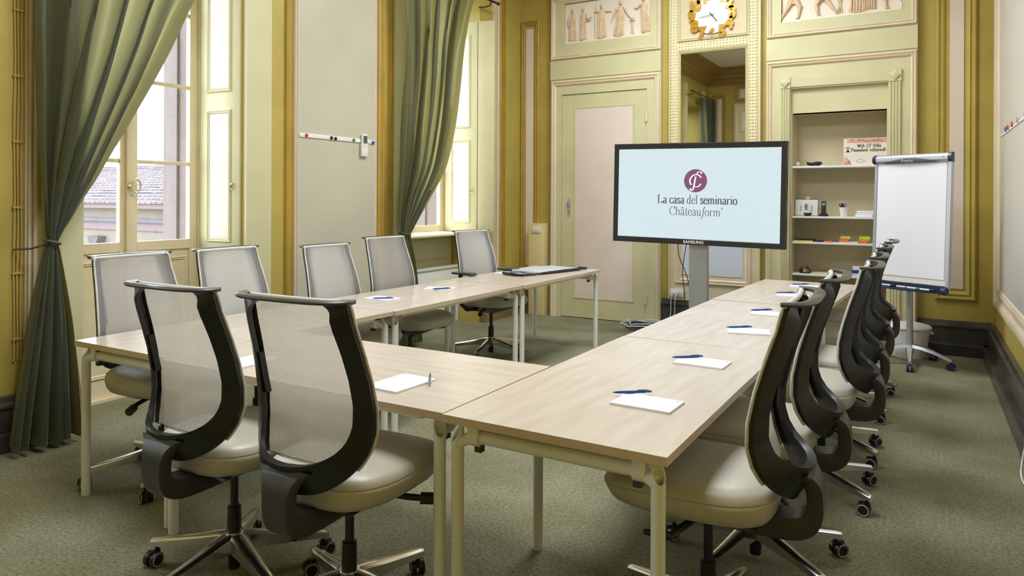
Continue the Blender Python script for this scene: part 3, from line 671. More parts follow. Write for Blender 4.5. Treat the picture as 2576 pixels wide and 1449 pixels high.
# ------------------------------------------------------------------ pads and pens
def pad(x, y, rz, label, w=0.21, d=0.15, h=0.008):
    t = thing('notepad', label, 'notepad', (x, y, 0.752), rz, 'white notepads on the tables')
    m = MB(); m.box(-w / 2, w / 2, -d / 2, d / 2, 0.0003, h); m.build('sheets', PAPER, t, 0)
    m = MB(); m.box(w / 2 - .022, w / 2 - .012, d / 2 - .02, d / 2 - .016, h, h + .0004); m.build('printed_mark', INKP, t, 0)
    return t
INKP = mat('printed_ink', (0.05, 0.05, 0.12), 0.6)
def pen(x, y, ang, label, z=0.752, dz=0.0, m1=None):
    t = thing('ballpoint_pen', label, 'pen', (x, y, z + 0.0055), ang, 'blue ballpoint pens on the tables')
    t.rotation_euler = (0, dz, ang)
    m = MB(); m.tube([(-.07, 0, 0), (-.062, 0, 0), (-.05, 0, 0), (.045, 0, 0), (.05, 0, 0)], [.001, .0028, .0048, .0052, .0046], 12); m.build('barrel', m1 or PEN, t)
    m = MB(); m.cyl((.05, 0, 0), (.072, 0, 0), .0038, n=10); m.build('push_button', m1 or PEN, t)
    m = MB(); m.box(.02, .062, -.0015, .0015, .005, .0068); m.build('clip', m1 or PEN, t, 0)
    return t
nm = ['nearest', 'second', 'third', 'fourth', 'fifth', 'farthest']
for i, (x, y, r) in enumerate(((-.842, 2.345, -.03), (-.85, 3.045, -.02), (-.842, 3.885, .25), (-.862, 4.55, .05), (-.885, 5.50, .05), (-.895, 6.13, .05))):
    pad(x, y, r, 'white notepad on the right table row, %s from the camera' % nm[i])
for i, (x, y, a) in enumerate(((-.926, 2.418, .64), (-.927, 3.082, .70), (-.906, 3.945, .63), (-.927, 4.625, .66), (-.947, 5.575, .56), (-.94, 6.185, .56))):
    pen(x, y, a, 'blue pen on the edge of the %s notepad of the right row' % nm[i], 0.760)
pad(-1.725, 2.115, PI / 2 - .05, 'white notepad on the cross table in front of the right near chair', 0.225, 0.16)
p_ = pen(-1.65, 2.195, 2.19, 'silver and blue pen leaning on the notepad of the cross table', 0.760, m1=mat('blue_grey_pen', (0.12, 0.22, 0.36), 0.2, 0.5))
pad(-2.50, 2.05, PI / 2 + .02, 'white notepad on the cross table partly hidden behind the two near chairs')
pad(-3.285, 3.82, .03, 'white notepad on the left row before the lower mesh chair')
pen(-3.25, 3.79, .68, 'blue pen across the notepad before the lower mesh chair', 0.760)
pad(-3.275, 4.475, .35, 'white notepad on the left row before the chair beside the far curtain')
pen(-3.22, 4.425, .75, 'blue pen across the notepad before the chair beside the far curtain', 0.760)
pad(-3.40, 5.70, -.2, 'white notepad next to the flat pouch on the far left table')
pen(-3.33, 5.757, .6, 'blue pen on the notepad next to the flat pouch', 0.760)

# flat pouch on the far left table
t = thing('laptop_sleeve', 'flat grey zip sleeve with black edges lying on the far left table', 'sleeve', (-3.20, 6.10, 0.7545), -0.22)
m = MB(); m.box(-.20, .17, -.28, .30, 0.0005, .022, .008); m.build('body', mat('grey_sleeve', (0.55, 0.55, 0.60), 0.3), t)
m = MB()
m.tube([(.175, -.27, .012), (.18, 0, .013), (.175, .28, .013), (.12, .33, .015)], [.010, .013, .014, .010], 8)
m.build('edge_binding', BLACK, t)
m = MB(); m.tube([(-.10, -.50, .0125), (-.02, -.53, .014), (.08, -.555, .014), (.16, -.53, .012), (.19, -.40, .010), (.178, -.27, .011)], [.012, .014, .014, .012, .009, .008], 8); m.build('strap', BLACK, t)
m = MB(); m.tube([(.16, .30, .018), (.17, .36, .014), (.15, .42, .010), (.12, .47, .009)], [.016, .012, .010, .008], 8); m.build('strap', BLACK, t)

# ------------------------------------------------------------------ lettering with a broad nib (serif look)
GL_ = {
 'L': (0.62, [[(.12, 0), (.12, .70)], [(.12, .02), (.52, .02), (.55, .18)], [(.02, .69), (.22, .69)], [(.02, .01), (.2, .01)]]),
 'C': (0.68, [[(.60, .55), (.50, .66), (.34, .70), (.18, .62), (.08, .45), (.07, .28), (.14, .12), (.30, .01), (.48, .02), (.62, .13)], [(.60, .70), (.60, .50)]]),
 'a': (0.46, [[(.08, .36), (.16, .44), (.27, .44), (.33, .36), (.33, .08), (.38, .01), (.44, .04)], [(.33, .26), (.18, .23), (.07, .16), (.07, .06), (.16, .0), (.26, .04), (.33, .12)]]),
 'c': (0.42, [[(.37, .35), (.30, .43), (.20, .44), (.10, .36), (.06, .22), (.10, .08), (.20, .0), (.31, .02), (.38, .10)]]),
 's': (0.36, [[(.28, .34), (.22, .44), (.12, .43), (.07, .35), (.12, .26), (.24, .20), (.29, .12), (.24, .02), (.13, .0), (.05, .10)]]),
 'd': (0.50, [[(.36, .70), (.36, .05), (.46, .02)], [(.26, .70), (.37, .70)], [(.36, .38), (.26, .44), (.14, .40), (.06, .26), (.07, .10), (.16, .0), (.26, .02), (.36, .12)]]),
 'e': (0.44, [[(.07, .24), (.37, .26), (.36, .36), (.27, .44), (.17, .43), (.09, .34), (.06, .20), (.11, .07), (.22, .0), (.32, .02), (.39, .10)]]),
 'l': (0.26, [[(.13, .02), (.13, .70)], [(.03, .70), (.14, .70)], [(.03, .01), (.23, .01)]]),
 'm': (0.78, [[(.11, .01), (.11, .43)], [(.03, .43), (.12, .43)], [(.03, .01), (.19, .01)], [(.11, .34), (.20, .43), (.31, .43), (.37, .34), (.37, .01)], [(.30, .01), (.45, .01)], [(.37, .34), (.47, .43), (.57, .43), (.64, .34), (.64, .01)], [(.57, .01), (.72, .01)]]),
 'i': (0.26, [[(.13, .01), (.13, .43)], [(.04, .43), (.14, .43)], [(.04, .01), (.22, .01)], [(.13, .60), (.13, .65)]]),
 'n': (0.52, [[(.11, .01), (.11, .43)], [(.03, .43), (.12, .43)], [(.03, .01), (.19, .01)], [(.11, .34), (.21, .43), (.32, .43), (.39, .34), (.39, .01)], [(.32, .01), (.47, .01)]]),
 'r': (0.38, [[(.11, .01), (.11, .43)], [(.03, .43), (.12, .43)], [(.03, .01), (.20, .01)], [(.11, .32), (.20, .42), (.32, .42), (.33, .38)]]),
 'o': (0.48, [[(.24, .44), (.12, .38), (.06, .22), (.12, .06), (.24, .0), (.36, .06), (.42, .22), (.36, .38), (.24, .44)]]),
 'h': (0.52, [[(.11, .01), (.11, .70)], [(.02, .70), (.12, .70)], [(.03, .01), (.19, .01)], [(.11, .34), (.21, .43), (.32, .43), (.39, .34), (.39, .01)], [(.32, .01), (.47, .01)]]),
 't': (0.32, [[(.14, .58), (.14, .08), (.20, .0), (.28, .04)], [(.04, .43), (.27, .43)]]),
 'u': (0.52, [[(.11, .43), (.11, .10), (.19, .0), (.30, .03), (.39, .12)], [(.03, .43), (.12, .43)], [(.39, .43), (.39, .03), (.47, .02)], [(.31, .43), (.40, .43)]]),
 'f': (0.34, [[(.44, .66), (.36, .71), (.29, .66), (.24, .50), (.14, .02), (.08, -.14), (-.02, -.20), (-.08, -.15)], [(.10, .43), (.36, .43)]]),
 "'": (0.18, [[(.11, .70), (.13, .62), (.06, .52)]]),
 'W': (0.90, [[(.06, .70), (.26, .0), (.44, .66), (.62, .0), (.84, .70)], [(0, .70), (.16, .70)], [(.74, .70), (.90, .70)]]),
 'V': (0.66, [[(.06, .70), (.32, .0), (.58, .70)], [(0, .70), (.16, .70)], [(.50, .70), (.66, .70)]]),
 'F': (0.56, [[(.12, 0), (.12, .70), (.50, .70), (.50, .58)], [(.12, .37), (.38, .37)], [(.03, .01), (.23, .01)]]),
 'P': (0.56, [[(.12, 0), (.12, .70), (.34, .70), (.48, .60), (.48, .44), (.34, .35), (.12, .35)], [(.03, .01), (.23, .01)]]),
 'w': (0.66, [[(.04, .43), (.18, .01), (.32, .40), (.46, .01), (.60, .43)]]),
 'v': (0.46, [[(.04, .43), (.22, .01), (.40, .43)]]),
 ':': (0.20, [[(.10, .02), (.10, .07)], [(.10, .36), (.10, .41)]]),
 '-': (0.28, [[(.04, .24), (.24, .24)]]),
 '2': (0.44, [[(.08, .34), (.14, .44), (.28, .44), (.33, .34), (.26, .2), (.06, .01), (.36, .02)]]),
 '0': (0.46, [[(.22, .44), (.10, .36), (.06, .22), (.10, .06), (.22, .0), (.34, .06), (.38, .22), (.34, .36), (.22, .44)]]),
 '8': (0.44, [[(.20, .38), (.10, .48), (.10, .60), (.20, .68), (.30, .60), (.30, .48), (.20, .38), (.08, .26), (.07, .12), (.20, .0), (.33, .12), (.32, .26), (.20, .38)]]),
 ' ': (0.26, []),
}
GL_['â'] = (GL_['a'][0], GL_['a'][1] + [[(.10, .54), (.21, .66), (.32, .54)]])
def nib_stroke(mb, pts, thick, thin, fn, d, rnd=True):
    if not rnd and len(pts) > 2:
        for p, q in zip(pts, pts[1:]): nib_stroke(mb, [p, q], thick, thin, fn, d)
        return
    P = catmull([tuple(p) for p in pts], 5) if len(pts) > 2 and rnd else [tuple(p) for p in pts]
    L, R = [], []
    for i, p in enumerate(P):
        a = P[max(i - 1, 0)]; c = P[min(i + 1, len(P) - 1)]; tx, ty = c[0] - a[0], c[1] - a[1]; l = math.hypot(tx, ty) or 1; tx, ty = tx / l, ty / l
        w = (thin + (thick - thin) * abs(ty) ** 1.3) / 2
        L.append((p[0] - ty * w, p[1] + tx * w)); R.append((p[0] + ty * w, p[1] - tx * w))
    A = [mb.bm.verts.new(fn(u, v, d)) for u, v in L]; B = [mb.bm.verts.new(fn(u, v, d)) for u, v in R]
    for i in range(len(P) - 1): mb.face((A[i], A[i + 1], B[i + 1], B[i]))
def text_mesh(mb, s, x0, z0, height, width, fn, d, weights=None, thick=.085, thin=.028):
    adv = sum(GL_[c][0] for c in s); sx = width / adv; x = x0; k = height / .70
    for i, c in enumerate(s):
        w, st = GL_[c]; q = weights(i) if weights else 1.0
        for j, pts in enumerate(st):
            nib_stroke(mb, [(x + px * sx, z0 + pz * k) for px, pz in pts], thick * k * q, thin * k * q, fn, d + 0.00002 * (j % 4), rnd=not c in 'WVwvLF')
        x += w * sx

# ------------------------------------------------------------------ large screen on its stand
t = thing('display_screen', 'large flat display on a silver column showing a slide with purple round logo', 'screen', (-2.0, 6.92, 0), 0.0)
scr = bpy.data.objects.new('screen_unit', None)
TW, TZ0, TZ1 = 0.8375, 1.005, 1.993
ro = -0.016
def tilt(u, v): return (u * math.cos(ro) - (v - 1.5) * math.sin(ro), 1.5 + u * math.sin(ro) + (v - 1.5) * math.cos(ro))
def fs(u, v, d): a, z = tilt(u, v); return Vector((a, -0.03 - d, z))
m = MB()
rows = [(-TW, TZ0, TW, TZ1, -0.07), (-TW, TZ0, TW, TZ1, 0.012), (-TW + .006, TZ0 + .006, TW - .006, TZ1 - .006, 0.020), (-TW + .045, TZ0 + .05, TW - .045, TZ1 - .05, 0.012), (-TW + .052, TZ0 + .057, TW - .052, TZ1 - .057, 0.006)]
m.loft([[fs(a, c, d), fs(b_, c, d), fs(b_, e, d), fs(a, e, d)] for a, c, b_, e, d in rows]); m.build('bezel', BEZEL, t, 30)
m = MB(); m.face([m.bm.verts.new(fs(u, v, .008)) for u, v in ((-TW + .05, TZ0 + .055), (TW - .05, TZ0 + .055), (TW - .05, TZ1 - .055), (-TW + .05, TZ1 - .055))]); pn = m.build('screen_panel', SCREENM, t, 0, flipn=False)
lx, lz, lr = 0.003, 1.625, 0.112
m = MB(); m.face([m.bm.verts.new(fs(lx + lr * math.cos(2 * PI * k / 48), lz + lr * math.sin(2 * PI * k / 48), .009)) for k in range(48)]); lg = m.build('slide_logo_disc', LOGOP, pn, 0)
m = MB()
for pts, tk in (([(.055, .030), (.040, .048), (.010, .060), (-.025, .050), (-.050, .020), (-.054, -.012), (-.040, -.040)], .014), ([(-.004, -.058), (.02, -.058), (.038, -.048), (.055, -.028)], .013),
                ([(.010, .060), (.022, .082), (.040, .088), (.056, .078)], .010), ([(.002, .040), (-.006, .0), (-.014, -.05), (-.024, -.085), (-.040, -.092), (-.050, -.082)], .014)):
    nib_stroke(m, [(lx + a, lz + c) for a, c in pts], tk, tk * .6, fs, .0095)
for a, c in ((.056, .076), (-.048, -.082)): m.face([m.bm.verts.new(fs(lx + a + .009 * math.cos(k * PI / 8), lz + c + .009 * math.sin(k * PI / 8), .0096)) for k in range(16)])
m.build('slide_logo_letters', LOGOW, pn, 0, flipn=False)
s1 = 'La casa del seminario'
m = MB(); text_mesh(m, s1, -.372, 1.402, .085, .775, fs, .009, lambda i: 1.25 if (i < 7 or i > 11) else 0.85); m.build('slide_text_line', INK, pn, 0, flipn=False)
m = MB(); text_mesh(m, "Châteauform'", -.252, 1.288, .085, .520, fs, .009, lambda i: 0.75); m.build('slide_text_line', INK, pn, 0, flipn=False)
def sans(body, size, fn_place, m_, parent, name, bold=0.0, ext=0.0):
    c = bpy.data.curves.new(name, 'FONT'); c.body = body; c.size = size; c.align_x = 'CENTER'; c.align_y = 'CENTER'; c.offset = bold; c.extrude = ext
    o = bpy.data.objects.new(name, c); COL.objects.link(o)
    dg = bpy.context.evaluated_depsgraph_get(); me = bpy.data.meshes.new_from_object(o.evaluated_get(dg)); bpy.data.objects.remove(o)
    me.materials.clear(); me.materials.append(m_)
    for v in me.vertices: v.co = fn_place(v.co)
    o = bpy.data.objects.new(name, me); COL.objects.link(o); o.parent = parent; return o
sans('SAMSUNG', 0.038, lambda c: fs(-.004 + c.x * 1.15, TZ0 + .026 + c.y, .0185), PRINTW, t, 'brand_lettering', 0.0012)
m = MB(); m.box(-.075, .105, .02, .09, 0.06, 1.6, .006); m.build('column', SILVER, t)
m = MB(); m.box(-.45, .45, -.05, .10, 0.03, 0.07, .01); m.box(-.45, -.39, -.35, .35, .02, .06, .008); m.box(.39, .45, -.35, .35, .02, .06, .008); m.build('stand_foot', SILVER, t)
m = MB(); m.box(-.35, .35, .03, .10, 1.25, 1.75, .004); m.build('mount_plate', BLACK, t)

# cables behind the screen, wall socket and cable heap
t = thing('wall_socket', 'white double wall socket with plugs low on the far wall beside the door', 'socket', (-2.50, 7.945, 0.385))
m = MB(); m.box(-.09, .07, -.012, 0.0, -.04, .05, .003); m.build('cover_plate', WHITEP, t)
m = MB(); m.cyl((-.05, -.012, .0), (-.05, -.045, .0), .018); m.cyl((0.0, -.012, .005), (0.0, -.045, .005), .018); m.build('plug', WHITEP, t)
def cable(name, label, pts, r, m_, group=None):
    k = MB(); k.tube(catmull([tuple(p) for p in pts], 6), r, 6); return tag(k.build(name, m_), label, 'cable', group)
cable('power_cord', 'white cord dropping from the low wall socket to the cable heap', [(-2.55, 7.89, .385), (-2.55, 7.86, .34), (-2.56, 7.86, .12), (-2.60, 7.80, .04), (-2.72, 7.70, .03), (-2.80, 7.62, .02)], .004, WHITEP)
cable('power_cord', 'second white cord beside it from the socket to the cable heap', [(-2.50, 7.89, .39), (-2.50, 7.85, .33), (-2.52, 7.85, .10), (-2.60, 7.75, .03), (-2.74, 7.62, .02)], .004, WHITEP)
cable('signal_cable', 'thin black cable hanging crosswise from the left of the screen', [(-2.21, 7.02, 1.02), (-2.20, 7.03, .88), (-2.13, 7.04, .70), (-2.10, 7.05, .55), (-2.09, 7.06, .30), (-2.2, 7.1, .02)], .004, BLACK)
cable('signal_cable', 'thin black cable hanging crosswise from the screen nearer the column', [(-2.12, 7.02, 1.02), (-2.15, 7.03, .86), (-2.17, 7.05, .70), (-2.15, 7.05, .5), (-2.16, 7.06, .30), (-2.3, 7.15, .02)], .004, BLACK)
k = MB()
for q in range(7):
    ph = random.uniform(0, 6); pts = [(-2.70 + (.16 + .02 * q) * math.cos(a * PI / 7 + ph) * (1 + .1 * math.sin(3 * a + q)), 7.52 + (.11 + .012 * q) * math.sin(a * PI / 7 + ph), .012 + .022 * (q % 4) + .03 * abs(math.sin(a * .8 + q))) for a in range(14)]
    k.mi = q % 3 == 0; k.tube(pts, .007, 6, closed=True)
tag(k.build('cable_heap', [BLACK, BLUEW]), 'heap of coiled black and pale cables on the carpet at the door foot', 'cables')

# ------------------------------------------------------------------ flip chart
t = thing('flip_chart', 'white flip chart easel with silver top bar and five-legged base in the far right corner', 'flip chart', (-0.19, 7.25, 0), math.radians(-30))
# local: board faces -Y
zt, zb = 1.825, 0.785; lean = 0.045
def fc(u, d, v): return Vector((u + .072, -0.085 - d + lean * (v - zt) * 1.0, v))
m = MB(); m.prism([(-.325, zb - .05), (.325, zb - .05), (.325, zt - .02), (-.325, zt - .02)], lambda u, v, d: fc(u, d, v), -.012, 0.0); m.build('board', WHITEP, t, 0)
m = MB(); m.prism([(-.312, zb), (.300, zb), (.300, zt - .05), (-.312, zt - .05)], lambda u, v, d: fc(u, d, v), .001, 0.006); m.build('paper_pad', PAPER, t, 0)
for s in (-1, 1):
    m = MB(); m.prism([(s * .327 - .012, zb - .07), (s * .327 + .012, zb - .07), (s * .327 + .012, zt - .0), (s * .327 - .012, zt)], lambda u, v, d: fc(u, d, v), -.03, 0.012); m.build('side_rail', SILVER, t, 0)
m = MB(); pr = [(0, 0), (.028, .004), (.042, .020), (.044, .045), (.034, .066), (.012, .076), (0, .076)]
m.prism(pr, lambda u, v, d: fc(d, u - .006, zt - .055 + v), -.335, .335); tb = m.build('clamp_bar', SILVER, t, 30)
def bar_front(v):
    for (d0, v0), (d1, v1) in zip(pr[:5], pr[1:6]):
        if v0 - 1e-6 <= v <= v1: return d0 + (d1 - d0) * (v - v0) / (v1 - v0)
    return pr[1][0]
m = MB(); BN = 22; cols = []
for k in range(BN + 1):
    u = -.255 + .51 * k / BN; top = .0045 + .042 * math.sin(PI * k / BN) ** .9; cols.append([m.bm.verts.new(fc(u, bar_front(.0045 + (top - .0045) * q / 4) + .0012, zt - .061 + .0045 + (top - .0045) * q / 4)) for q in range(5)])
for A, B in zip(cols, cols[1:]):
    for q in range(4): m.face((A[q], A[q + 1], B[q + 1], B[q]))
ov = m.build('dark_badge', mat('slate_badge', (0.10, 0.13, 0.19), 0.3), tb, 0)
m = MB()
m.bm.free()
for s in (-1, 1): m = MB(); m.prism([(u - .004, v - .004) if u == 0 else (u * 1.12, v * 1.06 - .002) for u, v in pr], lambda u, v, d: fc(d, u - .006, zt - .055 + v), s * .335 - .014, s * .335 + .014); m.build('end_cap', NAVY, tb, 30)
m = MB(); m.prism([(-.335, zb - .105), (.335, zb - .105), (.335, zb - .055), (-.335, zb - .055)], lambda u, v, d: fc(u, d, v), -.01, 0.02)
m.prism([(-.33, 0), (.33, 0), (.33, .05), (.2, .085), (0, .10), (-.2, .085), (-.33, .05)], lambda u, v, d: fc(u, v, zb - .10 + d), -.012, 0.004); tr = m.build('pen_tray', NAVY, t, 20)
m = MB(); m.cyl(fc(.34, .03, zb - .09), fc(.30, .03, zb - .09), .03); m.build('tray_knob', NAVY, tr)
m = MB(); m.cyl((0, 0, .16), (0, 0, .95), .026); m.cyl((0, 0, .10), (0, 0, .22), .034, .030); m.cyl((0, 0, .9), fc(0, -.02, 1.45), .02); m.build('pole', SILVER, t)
for k, a in enumerate((-88, -16, 56, 128, 200)):
    a = math.radians(a + 30 - 0); d = Vector((math.cos(a), math.sin(a), 0)); m = MB(); q = Vector((-d.y, d.x, 0)); R = []
    for r, w, z in ((.01, .026, .165), (.10, .024, .155), (.20, .020, .128), (.29, .016, .095), (.33, .012, .080)):
        R.append([d * r - q * w + Vector((0, 0, z - .012)), d * r + q * w + Vector((0, 0, z - .012)), d * r + q * w * .6 + Vector((0, 0, z + .012)), d * r - q * w * .6 + Vector((0, 0, z + .012))])
    m.loft(R); lg = m.build('leg', SILVER, t, 35)
    m = MB(); c = d * .322
    m.cyl((c.x, c.y, .05), (c.x, c.y, .085), .008, n=8)
    for s in (-1, 1): m.cyl(c + q * s * .004 + Vector((0, 0, .030)), c + q * s * .026 + Vector((0, 0, .030)), .030, n=18)
    m.build('caster', NAVY, lg)
for k, (u, cc, mm) in enumerate(((-.16, PRINTW, BLACK), (-.02, PRINTW, RED), (.08, PRINTW, GREENP), (.20, PRINTW, BLACK))):
    t2 = tag(bpy.data.objects.new('marker_pen', None), 'white marker pen with %s cap on the flip chart tray' % ['black', 'red', 'green', 'a further black'][k], 'marker'); COL.objects.link(t2)
    t2.rotation_euler = (0, 0, math.radians(-30))
    o0 = Matrix.Rotation(math.radians(-30), 4, 'Z') @ fc(u, .035 + .01 * k, zb - .087); t2.location = Vector((-0.19, 7.25, 0)) + o0
    t2['group'] = 'markers on the flip chart tray'
    m = MB(); m.cyl((-.06, 0, 0), (.02, 0, 0), .0085, n=10); m.build('barrel', cc, t2)
    m = MB(); m.cyl((.02, 0, 0), (.06, 0, 0), .009, n=10); m.build('cap', mm, t2)

# waste bin
t = thing('waste_bin', 'white ribbed plastic bin with lid behind the flip chart foot', 'bin', (-0.205, 7.64, 0))
m = MB(); n = 48
def rb(r, z): return [((r + .0025 * (k % 2)) * math.cos(2 * PI * k / n), (r + .0025 * (k % 2)) * math.sin(2 * PI * k / n), z) for k in range(n)]
m.loft([rb(.135, 0.0), rb(.138, .01), rb(.168, .24), rb(.170, .26)]); m.build('body', WHITEP, t, 20)
m = MB(); m.lathe([(.172, .262), (.185, .262), (.187, .275), (.180, .285), (.172, .29), (.11, .305), (.03, .312)]); ld = m.build('lid', WHITEP, t, 30)
m = MB(); m.tube([(-.03, 0, .308), (-.02, 0, .328), (.02, 0, .328), (.03, 0, .308)], .006, 8); m.build('lid_grip', WHITEP, ld)
for s in (-1, 1):
    m = MB(); m.tube([(s * .17, -.04, .235), (s * .19, -.03, .225), (s * .192, .03, .225), (s * .17, .04, .235)], .007, 8); m.build('handle', WHITEP, t)

m = MB(); text_mesh(m, 'Piranha', -.075, .014, .022, .105, lambda u, v, d: fc(u, bar_front(v) + .0022 + d, zt - .061 + v), 0, lambda i: 1.3, thin=.05); m.build('badge_lettering', PRINTW, ov, 0, flipn=False)
m = MB(); m.cyl(fc(.285, bar_front(.045), zt - .061 + .045), fc(.285, bar_front(.045) + .0012, zt - .061 + .045), .005, n=12); m.build('red_mark', RED, tb, 0)
# ------------------------------------------------------------------ alcove shelves and what stands on them
SY0 = 7.955
for z, lab in ((1.775, 'top white shelf of the alcove, under the framed sign'), (1.255, 'second white shelf of the alcove, under the phone and pencil cup'), (0.990, 'third white shelf of the alcove, under the sticky notes'), (0.660, 'lowest white shelf of the alcove, behind the tables')):
    m = MB(); m.box(NX0 + .014, NX1 - .014, SY0, NYB - .014, z, z + .020, .002); tag(m.build('wall_shelf', WHITEP), lab, 'shelf', 'white shelves in the alcove')
Z1, Z2, Z3, Z4 = 1.796, 1.276, 1.011, 0.681
t = thing('wifi_sign', 'landscape printed sign with wifi name and password leaning on the top shelf', 'sign', (-0.60, 8.00, Z1))
fg = lambda u, d, v: Vector((u, -d + v * .12, v))
m = MB(); slab(m, fg, -.205, .20, 0, .272, 0, .006); m.build('board', mat('sign_paper', (0.72, 0.65, 0.55), 0.5), t, 0)
ART = mat('sign_red_print', (0.55, 0.27, 0.20), 0.6, noise=0.5, nscale=30)
m = MB()
m.prism([(-.175, .225), (.195, .225), (.197, .265), (-.175, .265)], lambda u, v, d: fg(u, .0062 + d, v), 0, .0004); m.prism([(-.20, .003), (-.13, .003), (-.14, .04), (-.185, .085), (-.20, .07)], lambda u, v, d: fg(u, .0062 + d, v), 0, .0004)
m.build('red_print', ART, t, 0)
m = MB(); m.tube([fg(u, .007, v) for u, v in ((-.09, .04), (-.05, .06), (-.0, .045), (-.05, .02))], .0012, 4, closed=True); m.build('line_print', GREYP, t, 0)
ft = lambda u, v, d: fg(u, .0068 + d, v)
m = MB(); text_mesh(m, 'Wifi: CF-Villa', -.08, .180, .032, .215, ft, 0, lambda i: 1.6, thin=.05); m.build('printed_line', BLACK, t, 0, flipn=False)
m = MB(); text_mesh(m, 'Password: villa2008', -.135, .138, .032, .31, ft, 0, lambda i: 1.6, thin=.05); m.build('printed_line', BLACK, t, 0, flipn=False)
m = MB(); m.prism([(-.185, .132), (-.145, .132), (-.165, .165)], lambda u, v, d: ft(u, v, d), 0, .0004)
for r in (.012, .020, .028): nib_stroke(m, [(-.165 + r * math.cos(a), .158 + r * math.sin(a)) for a in (2.6, 2.1, 1.57, 1.0, .5)], .003, .003, ft, .0005)
m.build('wifi_symbol', BLACK, t, 0, flipn=False)
def blob_tubes(name, lab, cat, loc, n, rx, ry, rz, r, m_):
    k = MB()
    for q in range(n):
        ph = random.uniform(0, 6); s = random.uniform(.55, 1)
        k.tube([(rx * s * math.cos(a * PI / 5 + ph), ry * s * math.sin(a * PI / 5 + ph), r + rz * (q + .3) / n * (.5 + .5 * abs(math.sin(a + q)))) for a in range(10)], r, 6, closed=True)
    o = k.build(name, m_); o.location = loc; return tag(o, lab, cat)
blob_tubes('cable_bundle', 'small black bundled cable on the top shelf', 'cable', (-1.085, 8.05, Z1), 6, .085, .05, .035, .008, BLACK)
t = thing('glass_paperweight', 'small clear glass ball on the left of the top shelf', 'ornament', (-1.245, 8.05, Z1)); m = MB(); m.ball((0, 0, .024), .024, .024, .024); m.build('ball', mat('dusty_glass', (0.55, 0.52, 0.42), 0.15), t)
# second shelf
t = thing('picture_card', 'white card with three small drawings leaning on the second shelf', 'card', (-1.17, 8.10, Z2))
m = MB(); slab(m, fg, -.115, .115, 0, .175, 0, .006); m.build('card', WHITEP, t, 0)
m = MB(); ring(m, fg, -.117, .117, 0, .177, [(0, 0), (0, .009), (.004, .009), (.004, .006)]); m.build('border', BLACK, t, 0)
m = MB(); m.prism([(-.012, .06), (.014, .06), (.018, .085), (.014, .125), (-.012, .125), (-.016, .085)], lambda u, v, d: fg(u, .0065 + d, v), 0, .001)
for s in (-1, 1): [nib_stroke(m, q_, .004, .003, lambda u, v, d: fg(u, .0067 + d, v), 0, False) for q_ in ([(s * .055, .07), (s * .055 + .002, .10)], [(s * .055, .072), (s * .055 - .008, .048)], [(s * .055, .072), (s * .055 + .007, .05)], [(s * .055 - .009, .088), (s * .055 + .010, .10)], [(s * .055 + .002, .106), (s * .055 + .002, .116)])]
m.build('drawing', BLACK, t, 0)
t = thing('glass_decanter', 'clear conical glass bottle with dark foot in front of the picture card', 'bottle', (-1.145, 8.02, Z2))
CG = bpy.data.materials.new('clear_glass'); CG.use_nodes = True; cb = CG.node_tree.nodes['Principled BSDF']; cb.inputs['Alpha'].default_value = 0.22; cb.inputs['Roughness'].default_value = 0.05; cb.inputs['Base Color'].default_value = (.9, .95, .95, 1)
m = MB(); m.lathe([(.040, .02), (.030, .055), (.016, .11), (.014, .17), (.030, .20)], n=20, cap=False); m.build('glass_body', CG, t)
m = MB(); m.lathe([(.012, 0), (.034, .008), (.043, .028), (.040, .034)], n=20); m.build('dark_foot', BLACK, t)
t = thing('cordless_phone', 'black cordless phone upright in its cradle', 'phone', (-0.995, 8.05, Z2))
m = MB(); m.loft([superring(.045, -.04, .045, .0, 20), superring(.043, -.038, .043, .018, 20), superring(.028, -.02, .035, .032, 20)]); m.build('cradle', BLACK, t)
m = MB(); m.loft([[(-.022 + x0, y, z) for x0, y, z in ((0, -.012 + o, zz), (.044, -.012 + o, zz), (.044, .014 + o, zz), (0, .014 + o, zz))] for o, zz in ((0, .02), (.008, .08), (.018, .145), (.022, .158))]); h_ = m.build('handset', BLACK, t, 30)
m = MB(); m.box(-.014, .014, -.0035, -.001, .112, .135); m.build('display', mat('phone_display', (0.35, 0.36, 0.30), 0.3), h_, 0)
t = thing('pencil_cup', 'white cup full of pencils on the second shelf', 'cup', (-0.805, 8.05, Z2))
m = MB(); m.lathe([(.030, 0), (.032, .003), (.042, .094), (.040, .094), (.030, .006)], n=24); m.build('cup', WHITEP, t)
for k in range(16):
    a = random.uniform(0, 6.28); r = random.uniform(.005, .030); ln = random.uniform(.13, .165)
    tip = Vector((1.7 * r * math.cos(a), 1.7 * r * math.sin(a), ln)); b0 = Vector((.6 * r * math.cos(a), .6 * r * math.sin(a), .008)); o = tip + Vector((0, 0, 0))
    p_ = tag(bpy.data.objects.new('pencil', None), 'dark blue or black pencil standing in the white cup', 'pencil', 'pencils in the white cup'); COL.objects.link(p_); p_.location = (-0.805, 8.05, Z2)
    mc = NAVY if k % 3 == 0 else PEN if k % 3 == 1 else BLACK
    m = MB(); m.cyl(b0, tip - (tip - b0) * .12, .0036, n=6); m.build('shaft', mc, p_, 0)
    m = MB(); m.cyl(tip - (tip - b0) * .12, tip, .0036, .0006, n=6); m.build('sharpened_tip', CREAM, p_, 0)
for k in range(3):
    m = MB(); m.box(-.078, .078, -.05, .055, 0.0006, .020, .001); o = m.build('paper_stack', PAPER); o.location = (-0.615 + .006 * k, 8.04, Z2 + .0205 * k); o.rotation_euler = (0, 0, .05 * (k - 1))
    tag(o, '%s of the white paper blocks stacked on the second shelf' % ['bottom', 'middle', 'top'][k], 'paper block', 'paper blocks on the second shelf')
